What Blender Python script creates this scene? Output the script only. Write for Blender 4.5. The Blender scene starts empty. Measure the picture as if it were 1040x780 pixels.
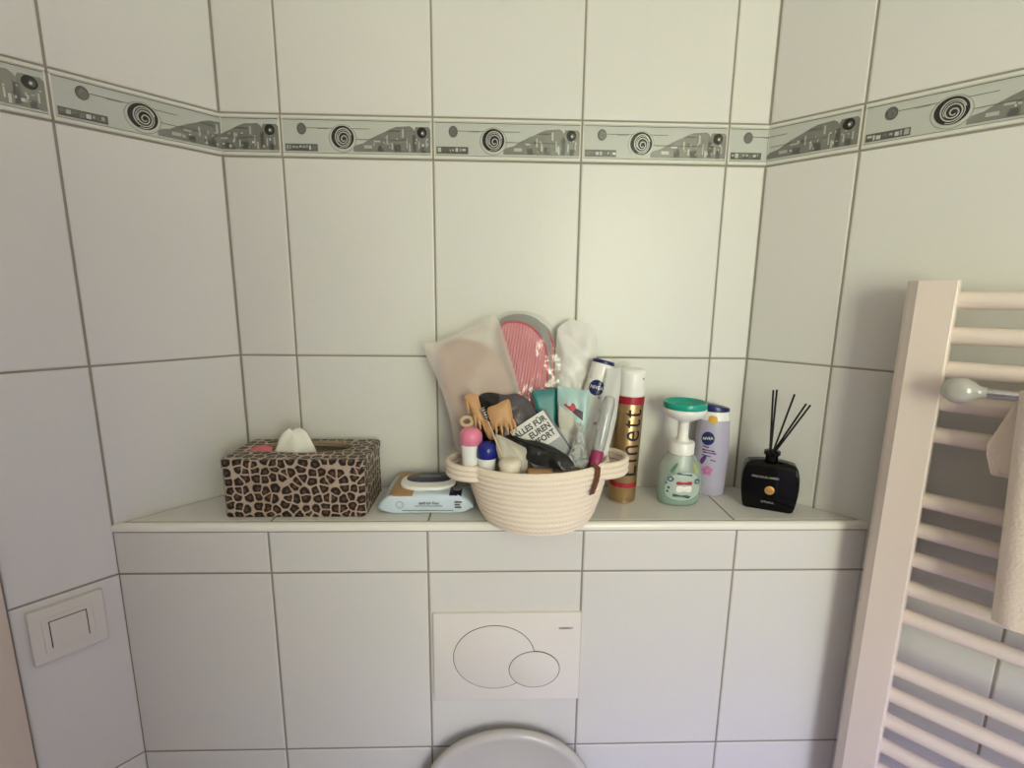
import bpy, bmesh, math, random
from mathutils import Vector, Matrix, noise
random.seed(7)
PI = math.pi
COL = bpy.context.scene.collection
SC = bpy.context.scene

# ------------------------------------------------------------------ materials
def lin(c):
    o = []
    for v in c[:3]:
        v = v / 255.0
        o.append(v / 12.92 if v <= .04045 else ((v + .055) / 1.055) ** 2.4)
    return (o[0], o[1], o[2], 1.0)

def pm(name, col, rough=.5, metal=0.0, spec=.5, bump=None, coat=0.0, sheen=0.0, trans=0.0, alpha_mix=None, sss=0.0):
    """principled material; bump=(scale, strength, detail); alpha_mix = opaque share of a thin see-through film"""
    m = bpy.data.materials.new(name); m.use_nodes = True
    nt = m.node_tree; b = nt.nodes['Principled BSDF']
    b.inputs['Base Color'].default_value = lin(col)
    b.inputs['Roughness'].default_value = rough
    b.inputs['Metallic'].default_value = metal
    b.inputs['Specular IOR Level'].default_value = spec
    b.inputs['Coat Weight'].default_value = coat
    b.inputs['Sheen Weight'].default_value = sheen
    b.inputs['Transmission Weight'].default_value = trans
    if sss:
        b.inputs['Subsurface Weight'].default_value = sss
        b.inputs['Subsurface Radius'].default_value = (.01, .008, .006)
    if bump:
        tc = nt.nodes.new('ShaderNodeTexCoord'); n = nt.nodes.new('ShaderNodeTexNoise')
        n.inputs['Scale'].default_value = bump[0]; n.inputs['Detail'].default_value = bump[2]
        bp = nt.nodes.new('ShaderNodeBump'); bp.inputs['Strength'].default_value = bump[1]
        bp.inputs['Distance'].default_value = bump[3] if len(bump) > 3 else .002
        nt.links.new(tc.outputs['Object'], n.inputs['Vector'])
        nt.links.new(n.outputs['Fac'], bp.inputs['Height'])
        nt.links.new(bp.outputs['Normal'], b.inputs['Normal'])
    if alpha_mix is not None:
        out = nt.nodes['Material Output']; tr = nt.nodes.new('ShaderNodeBsdfTransparent'); mx = nt.nodes.new('ShaderNodeMixShader')
        mx.inputs[0].default_value = alpha_mix
        nt.links.new(tr.outputs[0], mx.inputs[1]); nt.links.new(b.outputs[0], mx.inputs[2]); nt.links.new(mx.outputs[0], out.inputs[0])
    return m

def film_material(name, tint, rough, bump, edge=.45, base=.04, body=0.0):
    """clear thin plastic: see-through with a gloss that grows at grazing angles; body = share of milky haze"""
    m = bpy.data.materials.new(name); m.use_nodes = True; nt = m.node_tree; N = nt.nodes; L = nt.links
    N.remove(N['Principled BSDF']); out = N['Material Output']
    tr = N.new('ShaderNodeBsdfTransparent'); tr.inputs[0].default_value = lin(tint)
    df = N.new('ShaderNodeBsdfDiffuse'); df.inputs[0].default_value = lin(tint)
    gl = N.new('ShaderNodeBsdfGlossy'); gl.inputs['Roughness'].default_value = rough
    lw = N.new('ShaderNodeLayerWeight'); lw.inputs[0].default_value = edge
    ma = N.new('ShaderNodeMath'); ma.operation = 'MULTIPLY_ADD'; ma.inputs[1].default_value = .8; ma.inputs[2].default_value = base; ma.use_clamp = True
    m0 = N.new('ShaderNodeMixShader'); m0.inputs[0].default_value = body
    m1 = N.new('ShaderNodeMixShader')
    tc = N.new('ShaderNodeTexCoord'); nz = N.new('ShaderNodeTexNoise'); nz.inputs['Scale'].default_value = bump[0]; nz.inputs['Detail'].default_value = 3
    bp = N.new('ShaderNodeBump'); bp.inputs['Strength'].default_value = bump[1]; bp.inputs['Distance'].default_value = bump[2]
    L.new(tc.outputs['Object'], nz.inputs['Vector']); L.new(nz.outputs['Fac'], bp.inputs['Height'])
    for q in (gl, lw, df): L.new(bp.outputs[0], q.inputs['Normal'])
    L.new(lw.outputs['Fresnel'], ma.inputs[0]); L.new(ma.outputs[0], m1.inputs[0])
    L.new(tr.outputs[0], m0.inputs[1]); L.new(df.outputs[0], m0.inputs[2]); L.new(m0.outputs[0], m1.inputs[1]); L.new(gl.outputs[0], m1.inputs[2]); L.new(m1.outputs[0], out.inputs[0])
    return m

def ribbed_pink():
    m = pm('pink_quilt', (236, 138, 152), .55, sheen=.2); nt = m.node_tree; N = nt.nodes; L = nt.links; b = N['Principled BSDF']
    tc = N.new('ShaderNodeTexCoord'); w = N.new('ShaderNodeTexWave'); w.bands_direction = 'X'; w.inputs['Scale'].default_value = 62
    w.inputs['Distortion'].default_value = .6; w.inputs['Detail'].default_value = 1; w.inputs['Detail Scale'].default_value = .4
    mp = N.new('ShaderNodeMapping'); mp.inputs['Rotation'].default_value = (0, math.radians(-9), 0)
    L.new(tc.outputs['Object'], mp.inputs[0]); L.new(mp.outputs[0], w.inputs['Vector'])
    mx = N.new('ShaderNodeMix'); mx.data_type = 'RGBA'; mx.inputs[6].default_value = lin((230, 138, 150)); mx.inputs[7].default_value = lin((246, 168, 176))
    L.new(w.outputs['Fac'], mx.inputs[0]); L.new(mx.outputs[2], b.inputs['Base Color'])
    bp = N.new('ShaderNodeBump'); bp.inputs['Strength'].default_value = .6; bp.inputs['Distance'].default_value = .002
    L.new(w.outputs['Fac'], bp.inputs['Height']); L.new(bp.outputs[0], b.inputs['Normal'])
    return m

def tile_material():
    m = pm('white_glazed_tile', (218, 215, 210), .33, spec=.42)
    nt = m.node_tree; b = nt.nodes['Principled BSDF']
    tc = nt.nodes.new('ShaderNodeTexCoord')
    n1 = nt.nodes.new('ShaderNodeTexNoise'); n1.inputs['Scale'].default_value = 9; n1.inputs['Detail'].default_value = 2
    n2 = nt.nodes.new('ShaderNodeTexNoise'); n2.inputs['Scale'].default_value = 70; n2.inputs['Detail'].default_value = 4
    mx = nt.nodes.new('ShaderNodeMath'); mx.operation = 'MULTIPLY_ADD'; mx.inputs[1].default_value = .30
    nt.links.new(tc.outputs['Object'], n1.inputs['Vector']); nt.links.new(tc.outputs['Object'], n2.inputs['Vector'])
    nt.links.new(n2.outputs['Fac'], mx.inputs[0]); nt.links.new(n1.outputs['Fac'], mx.inputs[2])
    bp = nt.nodes.new('ShaderNodeBump'); bp.inputs['Strength'].default_value = .35; bp.inputs['Distance'].default_value = .003
    nt.links.new(mx.outputs[0], bp.inputs['Height']); nt.links.new(bp.outputs[0], b.inputs['Normal'])
    return m

def leopard_material():
    m = pm('leopard_print', (150, 110, 80), .42, spec=.4)
    nt = m.node_tree; N = nt.nodes; L = nt.links; b = N['Principled BSDF']
    tc = N.new('ShaderNodeTexCoord')
    nz = N.new('ShaderNodeTexNoise'); nz.inputs['Scale'].default_value = 90; nz.inputs['Detail'].default_value = 1
    add = N.new('ShaderNodeVectorMath'); add.operation = 'MULTIPLY_ADD'; add.inputs[1].default_value = (.0055, .0055, .0055)
    L.new(tc.outputs['UV'], nz.inputs['Vector']); L.new(nz.outputs['Color'], add.inputs[0]); L.new(tc.outputs['UV'], add.inputs[2])
    def vor(feature):
        v = N.new('ShaderNodeTexVoronoi'); v.voronoi_dimensions = '2D'; v.feature = feature; v.inputs['Scale'].default_value = 66; v.inputs['Randomness'].default_value = .72
        L.new(add.outputs[0], v.inputs['Vector']); return v
    vo, ve = vor('F1'), vor('DISTANCE_TO_EDGE')
    # pale network between the spots, dark round spots, brown middle in the spots
    r1 = N.new('ShaderNodeValToRGB'); r1.color_ramp.elements[0].position = .06; r1.color_ramp.elements[0].color = (1, 1, 1, 1)
    r1.color_ramp.elements[1].position = .12; r1.color_ramp.elements[1].color = (0, 0, 0, 1)
    L.new(ve.outputs['Distance'], r1.inputs[0])
    r3 = N.new('ShaderNodeValToRGB'); r3.color_ramp.elements[0].position = .50; r3.color_ramp.elements[0].color = (0, 0, 0, 1)
    r3.color_ramp.elements[1].position = .60; r3.color_ramp.elements[1].color = (1, 1, 1, 1)
    L.new(vo.outputs['Distance'], r3.inputs[0])
    mxx = N.new('ShaderNodeMath'); mxx.operation = 'MAXIMUM'; L.new(r1.outputs[0], mxx.inputs[0]); L.new(r3.outputs[0], mxx.inputs[1])
    r2 = N.new('ShaderNodeValToRGB'); r2.color_ramp.elements[0].position = .14; r2.color_ramp.elements[0].color = (1, 1, 1, 1)
    r2.color_ramp.elements[1].position = .24; r2.color_ramp.elements[1].color = (0, 0, 0, 1)
    L.new(vo.outputs['Distance'], r2.inputs[0])
    mx1 = N.new('ShaderNodeMix'); mx1.data_type = 'RGBA'
    mx1.inputs[6].default_value = lin((30, 20, 16)); mx1.inputs[7].default_value = lin((88, 62, 46)); L.new(r2.outputs[0], mx1.inputs[0])
    n2 = N.new('ShaderNodeTexNoise'); n2.inputs['Scale'].default_value = 30; L.new(tc.outputs['Object'], n2.inputs['Vector'])
    base = N.new('ShaderNodeMix'); base.data_type = 'RGBA'
    base.inputs[6].default_value = lin((196, 178, 162)); base.inputs[7].default_value = lin((166, 140, 118)); L.new(n2.outputs['Fac'], base.inputs[0])
    mx2 = N.new('ShaderNodeMix'); mx2.data_type = 'RGBA'
    L.new(mxx.outputs[0], mx2.inputs[0]); L.new(mx1.outputs[2], mx2.inputs[6]); L.new(base.outputs[2], mx2.inputs[7])
    L.new(mx2.outputs[2], b.inputs['Base Color'])
    return m

def rope_material():
    m = pm('cotton_rope', (238, 222, 206), .95, spec=.1)
    nt = m.node_tree; N = nt.nodes; L = nt.links; b = N['Principled BSDF']
    tc = N.new('ShaderNodeTexCoord'); w = N.new('ShaderNodeTexWave'); w.bands_direction = 'DIAGONAL'
    w.inputs['Scale'].default_value = 95; w.inputs['Distortion'].default_value = 1.5; w.inputs['Detail'].default_value = 1
    bp = N.new('ShaderNodeBump'); bp.inputs['Strength'].default_value = .22; bp.inputs['Distance'].default_value = .001
    L.new(tc.outputs['Object'], w.inputs['Vector']); L.new(w.outputs['Fac'], bp.inputs['Height']); L.new(bp.outputs[0], b.inputs['Normal'])
    return m

M = dict(
    tile=tile_material(), grout=pm('grey_grout', (150, 142, 132), .9, spec=.1),
    rim=pm('border_white_rim', (214, 212, 202), .28), panel=pm('border_grey_panel', (186, 187, 180), .30),
    silver=pm('border_silver_print', (124, 124, 118), .24, metal=.30), dark=pm('border_black_print', (18, 18, 20), .22),
    midgrey=pm('border_grey_print', (84, 84, 82), .3, metal=.2), lightprint=pm('border_light_print', (176, 176, 170), .25, metal=.3),
    trimwhite=pm('white_edge_trim', (236, 232, 224), .22), ledge_tile=tile_material(),
    plaster=pm('painted_plaster', (242, 236, 230), .9, spec=.1), jamb=pm('painted_jamb', (222, 206, 192), .5),
    sealant=pm('dark_joint', (70, 62, 56), .8),
    floor=pm('floor_tile', (196, 168, 158), .35), leopard=leopard_material(), boxin=pm('box_lining', (150, 132, 110), .8),
    tissue=pm('tissue_paper', (240, 236, 228), .95, spec=.05, sss=.2), pinkpaper=pm('pink_paper', (214, 108, 116), .7),
    rope=rope_material(), leather=pm('brown_leather', (104, 56, 38), .6, bump=(300, .3, 2)),
    rad=pm('radiator_enamel', (232, 216, 206), .32), chrome=pm('chrome', (200, 200, 200), .18, metal=1.0),
    acrylic=film_material('clear_acrylic', (238, 236, 230), .06, (10, 0.0, .001), .35, .05, .45),
    towel=pm('terry_towel', (238, 220, 206), 1.0, spec=.05, sheen=.3, bump=(300, .7, 3, .0018)),
    ceramic=pm('sanitary_white', (226, 222, 214), .14), plastic=pm('white_plastic', (226, 220, 214), .3),
    switch=pm('switch_plastic', (216, 210, 200), .35), lidgrey=pm('toilet_lid_plastic', (198, 192, 184), .2),
    gap=pm('shadow_gap', (74, 68, 64), .8), greytext=pm('grey_lettering', (88, 84, 82), .5),
    gold=pm('gold_aluminium', (186, 156, 112), .30, metal=.85), red=pm('red_print', (160, 24, 44), .4), black=pm('black_print', (18, 16, 18), .4),
    goldpale=pm('pale_gold_print', (206, 176, 124), .4, metal=.5),
    white=pm('glossy_white', (240, 238, 234), .28), teal=pm('teal_plastic', (22, 158, 138), .25),
    mint=pm('mint_clear_bottle', (196, 212, 202), .10, alpha_mix=.42), soap=pm('mint_soap', (84, 156, 140), .25), frost=pm('frosted_label', (176, 190, 180), .35),
    labelteal=pm('dark_teal_print', (50, 84, 92), .4), leafgreen=pm('green_print', (74, 120, 92), .4), lime=pm('lime_print', (178, 186, 96), .4),
    lavender=pm('lavender_bottle', (176, 170, 192), .3), navy=pm('navy_plastic', (24, 34, 92), .28), yellow=pm('yellow_sticker', (214, 168, 60), .4),
    purple=pm('purple_print', (92, 48, 110), .4), flower=pm('pink_print', (196, 110, 160), .4),
    blackglass=pm('black_glass', (6, 6, 7), .06, spec=.22), emblem=pm('gold_emblem', (214, 160, 84), .35, metal=.6), graytxt=pm('pale_lettering', (150, 148, 146), .5),
    reed=pm('black_reed', (16, 15, 15), .8),
    bagwhite=pm('frosted_white_bag', (240, 228, 220), .34, alpha_mix=.36, bump=(18, .5, 3, .01)),
    bagclear=pm('frosted_clear_bag', (246, 242, 240), .3, alpha_mix=.72, bump=(25, .5, 3, .008)),
    film=film_material('clear_film', (250, 250, 250), .07, (24, .40, .010), .24, .03),
    beige=pm('beige_slipper', (166, 128, 114), .9), pink=ribbed_pink(), pinkd=pm('pink_binding', (206, 90, 112), .6),
    greysole=pm('grey_sole', (150, 152, 148), .5), whitecloth=pm('white_slipper_cloth', (230, 226, 222), .9),
    tan=pm('tan_acetate', (192, 146, 102), .4, bump=(30, .2, 2)), satin=pm('grey_satin', (82, 74, 80), .35, bump=(60, .5, 2, .006)), blacks=pm('black_satin', (28, 26, 28), .4),
    pinkcap=pm('pink_cap', (226, 128, 158), .35), bluecap=pm('blue_cap', (24, 36, 128), .25), cream=pm('cream_plastic', (226, 214, 196), .45),
    greypack=pm('grey_sachet', (176, 166, 152), .35, alpha_mix=.88), blackbag=pm('black_pouch', (16, 16, 18), .32, bump=(50, .6, 3, .006)),
    card=pm('pale_card', (216, 214, 212), .4), cardgrey=pm('card_grey_band', (150, 154, 156), .4), cardframe=pm('card_frame', (104, 108, 114), .25),
    cardtext=pm('card_lettering', (56, 58, 64), .5), tealpack=pm('teal_sachet', (8, 112, 114), .35), aqua=pm('aqua_sachet', (176, 208, 206), .28, alpha_mix=.75),
    sachet=pm('grey_white_sachet', (186, 182, 170), .4), silverpack=pm('silver_white_tube', (196, 194, 190), .3), berry=pm('berry_plastic', (152, 44, 92), .35),
    plum=pm('plum_print', (66, 36, 62), .5), cherry=pm('cherry_print', (176, 26, 52), .45), frostpack=pm('frosted_sleeve', (232, 232, 232), .25, alpha_mix=.52),
    dot=pm('grey_dot_print', (120, 126, 128), .5), clearbody=film_material('clear_tube', (244, 246, 246), .05, (10, .0, .001), .35, .04, .30), crumple=film_material('crumpled_clear_foil', (236, 240, 240), .10, (150, 1.0, .012), .5, .08, .55),
    wipeblue=pm('pale_blue_film', (206, 220, 232), .3, bump=(40, .4, 3, .006)), wipebrown=pm('tan_print', (176, 132, 80), .35), wipenavy=pm('navy_print', (24, 26, 62), .3),
    wipegrey=pm('grey_bear_print', (120, 118, 112), .4), wood=pm('pale_wood', (202, 176, 148), .6), kraft=pm('kraft_soap', (176, 136, 100), .6),
)

# ------------------------------------------------------------------ object helpers
ORG = {}
def link(o): COL.objects.link(o); return o
def tag(o, label=None, cat=None, group=None, kind=None):
    if label: o['label'] = label
    if cat: o['category'] = cat
    if group: o['group'] = group
    if kind: o['kind'] = kind
    return o
def thing(name, label, cat, loc, group=None):
    o = link(bpy.data.objects.new(name, None)); o.empty_display_size = .02
    o.location = loc; ORG[o.name] = Vector(loc)
    return tag(o, label, cat, group)
def mk(name, bm, mats, parent=None, loc=None, angle=40, smooth=True):
    """one mesh object from world-space geometry"""
    if not isinstance(mats, (list, tuple)): mats = [mats]
    if parent is not None: org = ORG[parent.name]
    else: org = Vector(loc) if loc is not None else Vector((0, 0, 0))
    bmesh.ops.recalc_face_normals(bm, faces=bm.faces)
    for v in bm.verts: v.co -= org
    me = bpy.data.meshes.new(name); bm.to_mesh(me); bm.free()
    for m in mats: me.materials.append(m)
    if smooth:
        for p in me.polygons: p.use_smooth = True
        me.set_sharp_from_angle(angle=math.radians(angle))
    o = link(bpy.data.objects.new(name, me)); ORG[o.name] = org
    if parent is not None: o.parent = parent
    else: o.location = org
    return o
def box_uv(o):
    """metre-scaled UVs, each face unrolled along its main axis"""
    me = o.data; uv = me.uv_layers.new(name='UVMap')
    for p in me.polygons:
        n = p.normal; k = max(range(3), key=lambda i: abs(n[i]))
        for li in p.loop_indices:
            c = me.vertices[me.loops[li].vertex_index].co
            uv.data[li].uv = {0: (c.y + .5, c.z), 1: (c.x, c.z), 2: (c.x, c.y + .3)}[k]
def struct(name, bm, mats, **k):
    return tag(mk(name, bm, mats, **k), kind='structure')

class Fr:
    """a flat local frame: u, v in the plane, n out of it"""
    def __init__(s, o, U, V=(0, 0, 1)):
        s.o = Vector(o); s.U = Vector(U).normalized(); V = Vector(V)
        s.N = s.U.cross(V).normalized(); s.V = s.N.cross(s.U).normalized()
    def __call__(s, u, v, n=0.0): return s.o + s.U * u + s.V * v + s.N * n
    def uv(s, p): d = Vector(p) - s.o; return (d.dot(s.U), d.dot(s.V))

def face(bm, pts, mi=0):
    f = bm.faces.new([bm.verts.new(p) for p in pts]); f.material_index = mi; return f
def loft(bm, rings, mi=0, close=True, cap0=False, cap1=False):
    """rings: equal-length point lists"""
    V = [[bm.verts.new(p) for p in r] for r in rings]; n = len(V[0])
    for a, b in zip(V, V[1:]):
        for i in range(n if close else n - 1):
            j = (i + 1) % n
            f = bm.faces.new((a[i], a[j], b[j], b[i])); f.material_index = mi
    if cap0: bm.faces.new(list(reversed(V[0]))).material_index = mi
    if cap1: bm.faces.new(V[-1]).material_index = mi
    return V
def lathe(bm, prof, c=(0, 0, 0), seg=40, sx=1, sy=1, mi=0, mat=None, cap=True):
    c = Vector(c); rings = []
    for r, z in prof:
        ring = []
        for i in range(seg):
            a = 2 * PI * i / seg; p = Vector((r * sx * math.cos(a), r * sy * math.sin(a), z))
            ring.append((mat @ p if mat else p) + c)
        rings.append(ring)
    return loft(bm, rings, mi, True, cap, cap)
def prism(bm, fr, poly, n0, n1, mi=0, bev=0.0, mi_side=None):
    """convex or simple polygon poly[(u,v)] from depth n0 up to n1, rounded at the front edge by bev"""
    ms = mi if mi_side is None else mi_side
    b0 = [bm.verts.new(fr(u, v, n0)) for u, v in poly]
    rings = [b0]
    if bev:
        ins = inset(poly, bev)
        mid = inset(poly, bev * .3)
        rings.append([bm.verts.new(fr(u, v, n1 - bev)) for u, v in poly])
        rings.append([bm.verts.new(fr(u, v, n1 - bev * .3)) for u, v in mid])
        rings.append([bm.verts.new(fr(u, v, n1)) for u, v in ins])
    else:
        rings.append([bm.verts.new(fr(u, v, n1)) for u, v in poly])
    n = len(poly)
    for a, b in zip(rings, rings[1:]):
        for i in range(n):
            j = (i + 1) % n; bm.faces.new((a[i], a[j], b[j], b[i])).material_index = ms
    bm.faces.new(rings[-1]).material_index = mi; bm.faces.new(list(reversed(b0))).material_index = ms
def inset(poly, d):
    n = len(poly); A = sum(poly[i][0] * poly[(i + 1) % n][1] - poly[(i + 1) % n][0] * poly[i][1] for i in range(n))
    sg = 1 if A > 0 else -1; out = []
    for i in range(n):
        p0, p1, p2 = Vector(poly[i - 1]), Vector(poly[i]), Vector(poly[(i + 1) % n])
        e1 = (p1 - p0); e2 = (p2 - p1)
        if e1.length < 1e-9 or e2.length < 1e-9: out.append(tuple(p1)); continue
        e1.normalize(); e2.normalize()
        n1 = Vector((-e1.y, e1.x)) * sg; n2 = Vector((-e2.y, e2.x)) * sg
        b = n1 + n2
        if b.length < 1e-6: out.append(tuple(p1 + n1 * d)); continue
        b.normalize(); out.append(tuple(p1 + b * (d / max(.35, b.dot(n1)))))
    return out
def box(bm, x0, x1, y0, y1, z0, z1, mi=0, bev=0.0, seg=2):
    vs = [bm.verts.new((x, y, z)) for x in (x0, x1) for y in (y0, y1) for z in (z0, z1)]
    idx = [(0, 1, 3, 2), (4, 6, 7, 5), (0, 4, 5, 1), (2, 3, 7, 6), (0, 2, 6, 4), (1, 5, 7, 3)]
    fs = [bm.faces.new([vs[i] for i in f]) for f in idx]
    for f in fs: f.material_index = mi
    if bev:
        es = list({e for f in fs for e in f.edges})
        r = bmesh.ops.bevel(bm, geom=es, offset=bev, segments=seg, profile=.5, affect='EDGES')
        for f in r['faces']: f.material_index = mi
    return fs
def tube(bm, pts, r, seg=12, mi=0, cap=True):
    pts = [Vector(p) for p in pts]; rings = []; prev = None
    for i, p in enumerate(pts):
        t = (pts[min(i + 1, len(pts) - 1)] - pts[max(i - 1, 0)]).normalized()
        ref = prev if prev is not None else (Vector((0, 0, 1)) if abs(t.z) < .9 else Vector((1, 0, 0)))
        a = (ref - t * ref.dot(t)).normalized(); b = t.cross(a); prev = a
        rr = r[i] if isinstance(r, (list, tuple)) else r
        rings.append([p + (a * math.cos(2 * PI * k / seg) + b * math.sin(2 * PI * k / seg)) * rr for k in range(seg)])
    loft(bm, rings, mi, True, cap, cap)
def ell(cu, cv, ru, rv, n=48, a0=0): return [(cu + ru * math.cos(a0 + 2 * PI * i / n), cv + rv * math.sin(a0 + 2 * PI * i / n)) for i in range(n)]
def rrect(u0, u1, v0, v1, r, n=5):
    o = []
    for cu, cv, a in ((u1 - r, v1 - r, 0), (u0 + r, v1 - r, 90), (u0 + r, v0 + r, 180), (u1 - r, v0 + r, 270)):
        for k in range(n + 1):
            t = math.radians(a + 90 * k / n); o.append((cu + r * math.cos(t), cv + r * math.sin(t)))
    return o
def smooth_closed(pts, n=72):
    """closed Catmull-Rom resample"""
    out = []; m = len(pts); per = max(2, n // m)
    for i in range(m):
        p0, p1, p2, p3 = (Vector(pts[(i + k) % m]) for k in (-1, 0, 1, 2))
        for k in range(per):
            t = k / per
            q = .5 * ((2 * p1) + (p2 - p0) * t + (2 * p0 - 5 * p1 + 4 * p2 - p3) * t * t + (3 * p1 - p0 - 3 * p2 + p3) * t ** 3)
            out.append((q.x, q.y))
    return out
def dense_closed(pts, n=72):
    """closed straight-edge resample that keeps corners"""
    m = len(pts); L = [(Vector(pts[(i + 1) % m]) - Vector(pts[i])).length for i in range(m)]; T = sum(L); out = []
    for i in range(m):
        k = max(1, round(n * L[i] / T)); a, b = Vector(pts[i]), Vector(pts[(i + 1) % m])
        for j in range(k): out.append(tuple(a.lerp(b, j / k)))
    return out
def pouch(bm, fr, out, t, mi=0, K=9, p=2.5, wr=0.0, ws=30, back=1.0, nofs=0.0, seed=0, ribs=None):
    """soft pillow on an outline; ribs=(spacing, depth) quilts the front along v"""
    n = len(out); cu = sum(a for a, _ in out) / n; cv = sum(b for _, b in out) / n
    def sheet(sg, amp):
        V = []
        for k in range(K):
            s = 1 - k / K; ring = []
            for (u, v) in out:
                uu, vv = cu + (u - cu) * s, cv + (v - cv) * s
                h = amp * (1 - s ** p) if k else 0
                w = 0
                if wr: w = wr * noise.noise(Vector((uu * ws + seed, vv * ws, sg * 3.1 + seed))) * min(1, 3 * (1 - s) + .25)
                if ribs and k and sg > 0: w += ribs[1] * abs(math.sin(PI * uu / ribs[0])) * min(1, 4 * (1 - s))
                ring.append((uu, vv, sg * h + w + nofs))
            V.append(ring)
        return V
    F, B = sheet(1, t), sheet(-1, t * back)
    edge = [bm.verts.new(fr(*q)) for q in F[0]]
    for S, amp, sg in ((F, t, 1), (B, t * back, -1)):
        prev = edge
        for ring in S[1:]:
            cur = [bm.verts.new(fr(*q)) for q in ring]
            for i in range(n):
                j = (i + 1) % n; bm.faces.new((prev[i], prev[j], cur[j], cur[i])).material_index = mi
            prev = cur
        c = bm.verts.new(fr(cu, cv, sg * amp + nofs))
        for i in range(n): bm.faces.new((prev[i], prev[(i + 1) % n], c)).material_index = mi
def text_bm(txt, size=1.0, bold=0.0, ext=0.0, align='CENTER', space=1.0):
    """letters as a flat mesh in local x, y"""
    cu = bpy.data.curves.new('txt', 'FONT'); cu.body = txt; cu.size = size; cu.align_x = align; cu.align_y = 'CENTER'
    cu.offset = bold; cu.extrude = ext; cu.space_character = space; cu.resolution_u = 3
    o = bpy.data.objects.new('txt', cu); COL.objects.link(o)
    bpy.context.view_layer.update()
    dg = bpy.context.evaluated_depsgraph_get(); me = bpy.data.meshes.new_from_object(o.evaluated_get(dg))
    bm = bmesh.new(); bm.from_mesh(me)
    bpy.data.objects.remove(o); bpy.data.curves.remove(cu); bpy.data.meshes.remove(me)
    return bm
def put_text(bm, fr, txt, size, u, v, n, ang=0.0, bold=0.0, sx=1.0, sy=1.0, mi=0, space=1.0, align='CENTER'):
    t = text_bm(txt, size, bold, 0, align, space); ca, sa = math.cos(ang), math.sin(ang)
    vm = {}
    for w in t.verts:
        x, y = w.co.x * sx, w.co.y * sy
        vm[w] = bm.verts.new(fr(u + x * ca - y * sa, v + x * sa + y * ca, n))
    for f in t.faces:
        try: bm.faces.new([vm[w] for w in f.verts]).material_index = mi
        except ValueError: pass
    t.free()

# ------------------------------------------------------------------ camera (found from the tile grid: 25 x 33 cm tiles)
FPX = 487.35
CAM = Vector((.3603, -.8654, 1.4363)); PITCH, YAW, ROLL = -.1788, .0306, .0109
cp, sp, cy, sy, cr, sr = math.cos(PITCH), math.sin(PITCH), math.cos(YAW), math.sin(YAW), math.cos(ROLL), math.sin(ROLL)
FW = Vector((sy * cp, cy * cp, sp)); r0 = Vector((cy, -sy, 0)); u0 = r0.cross(FW)
RT = r0 * cr + u0 * sr; UP = -r0 * sr + u0 * cr
cam = bpy.data.cameras.new('camera'); co = link(bpy.data.objects.new('camera', cam))
cam.sensor_width = 36; cam.lens = FPX / 1040 * 36; cam.clip_start = .02
mw = Matrix((RT, UP, -FW)).transposed().to_4x4(); mw.translation = CAM; co.matrix_world = mw
SC.camera = co
def at(px, py, Y):
    """world point seen at a picture position, at depth plane y = Y"""
    d = FW + RT * ((px - 520) / FPX) - UP * ((py - 390) / FPX)
    return CAM + d * ((Y - CAM.y) / d.y)
def onframe(fr, px, py):
    d = FW + RT * ((px - 520) / FPX) - UP * ((py - 390) / FPX)
    p = CAM + d * ((fr.o - CAM).dot(fr.N) / d.dot(fr.N)); return fr.uv(p)
def lean(px, py, Y, deg, yaw=0.0):
    """frame through a point, its top leaning back by deg, turned by yaw"""
    a, b = math.radians(deg), math.radians(yaw)
    U = Vector((math.cos(b), math.sin(b), 0)); h = Vector((-math.sin(b), math.cos(b), 0))
    V = h * math.sin(a) + Vector((0, 0, 1)) * math.cos(a)
    return Fr(at(px, py, Y), U, V)
def outl(fr, pts): return [onframe(fr, x, y) for x, y in pts]

# ------------------------------------------------------------------ room setting
ZS = 1.0813; D = .1529; TW, TH = .25, .3324
ZT, ZB = 1.729, 1.6621
ROWS = [ZB - TH * k for k in range(6)]            # 1.662 1.330 .9975 .665 .333 .0
UPROWS = [ZT, ZT + TH, ZT + 2 * TH, 2.5]
LP = Vector((-.0981, 0, 0)); LU = Vector((.6782, .7349, 0))
RP = Vector((.8188, 0, 0)); RU = Vector((.6957, -.7183, 0))
BACK = Fr((0, 0, 0), (1, 0, 0)); LEFT = Fr(LP, LU); RIGHT = Fr(RP, RU)
G = .0016
def tile(bm, fr, poly):
    a = inset(poly, G); b = inset(poly, G + .0007); c = inset(poly, G + .0022)
    r = [[bm.verts.new(fr(u, v, n)) for u, v in q] for q, n in ((a, -.0010), (b, -.0004), (c, 0))]
    k = len(poly)
    for x, y in zip(r, r[1:]):
        for i in range(k): bm.faces.new((x[i], x[(i + 1) % k], y[(i + 1) % k], y[i]))
    bm.faces.new(r[-1])
def tiled(fr, ucols, vrows, back=.09, skip=(), ext=(0, 0)):
    bm = bmesh.new()
    us, vs = (min(ucols), max(ucols)), (min(vrows), max(vrows))
    us = (us[0] - ext[0], us[1] + ext[1])
    prism(bm, fr, [(us[0], vs[0]), (us[1], vs[0]), (us[1], vs[1]), (us[0], vs[1])], -back, -.0010, 1)
    for a, b in zip(ucols, ucols[1:]):
        for c, d in zip(vrows, vrows[1:]):
            if (round(c, 3), round(d, 3)) in skip: continue
            tile(bm, fr, [(a, c), (b, c), (b, d), (a, d)])
    return bm
BAND = {(round(ZB, 3), round(ZT, 3))}
vr_all = sorted(set(ROWS + UPROWS))
struct('wall_back', tiled(BACK, [-.0981, 0, .25, .5, .75, .8188], vr_all, skip=BAND, ext=(.05, .05)), [M['tile'], M['grout']], smooth=False)
struct('wall_left', tiled(LEFT, [-.3313, -.2058, 0], vr_all, skip=BAND, ext=(0, .02)), [M['tile'], M['grout']], smooth=False)
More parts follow.
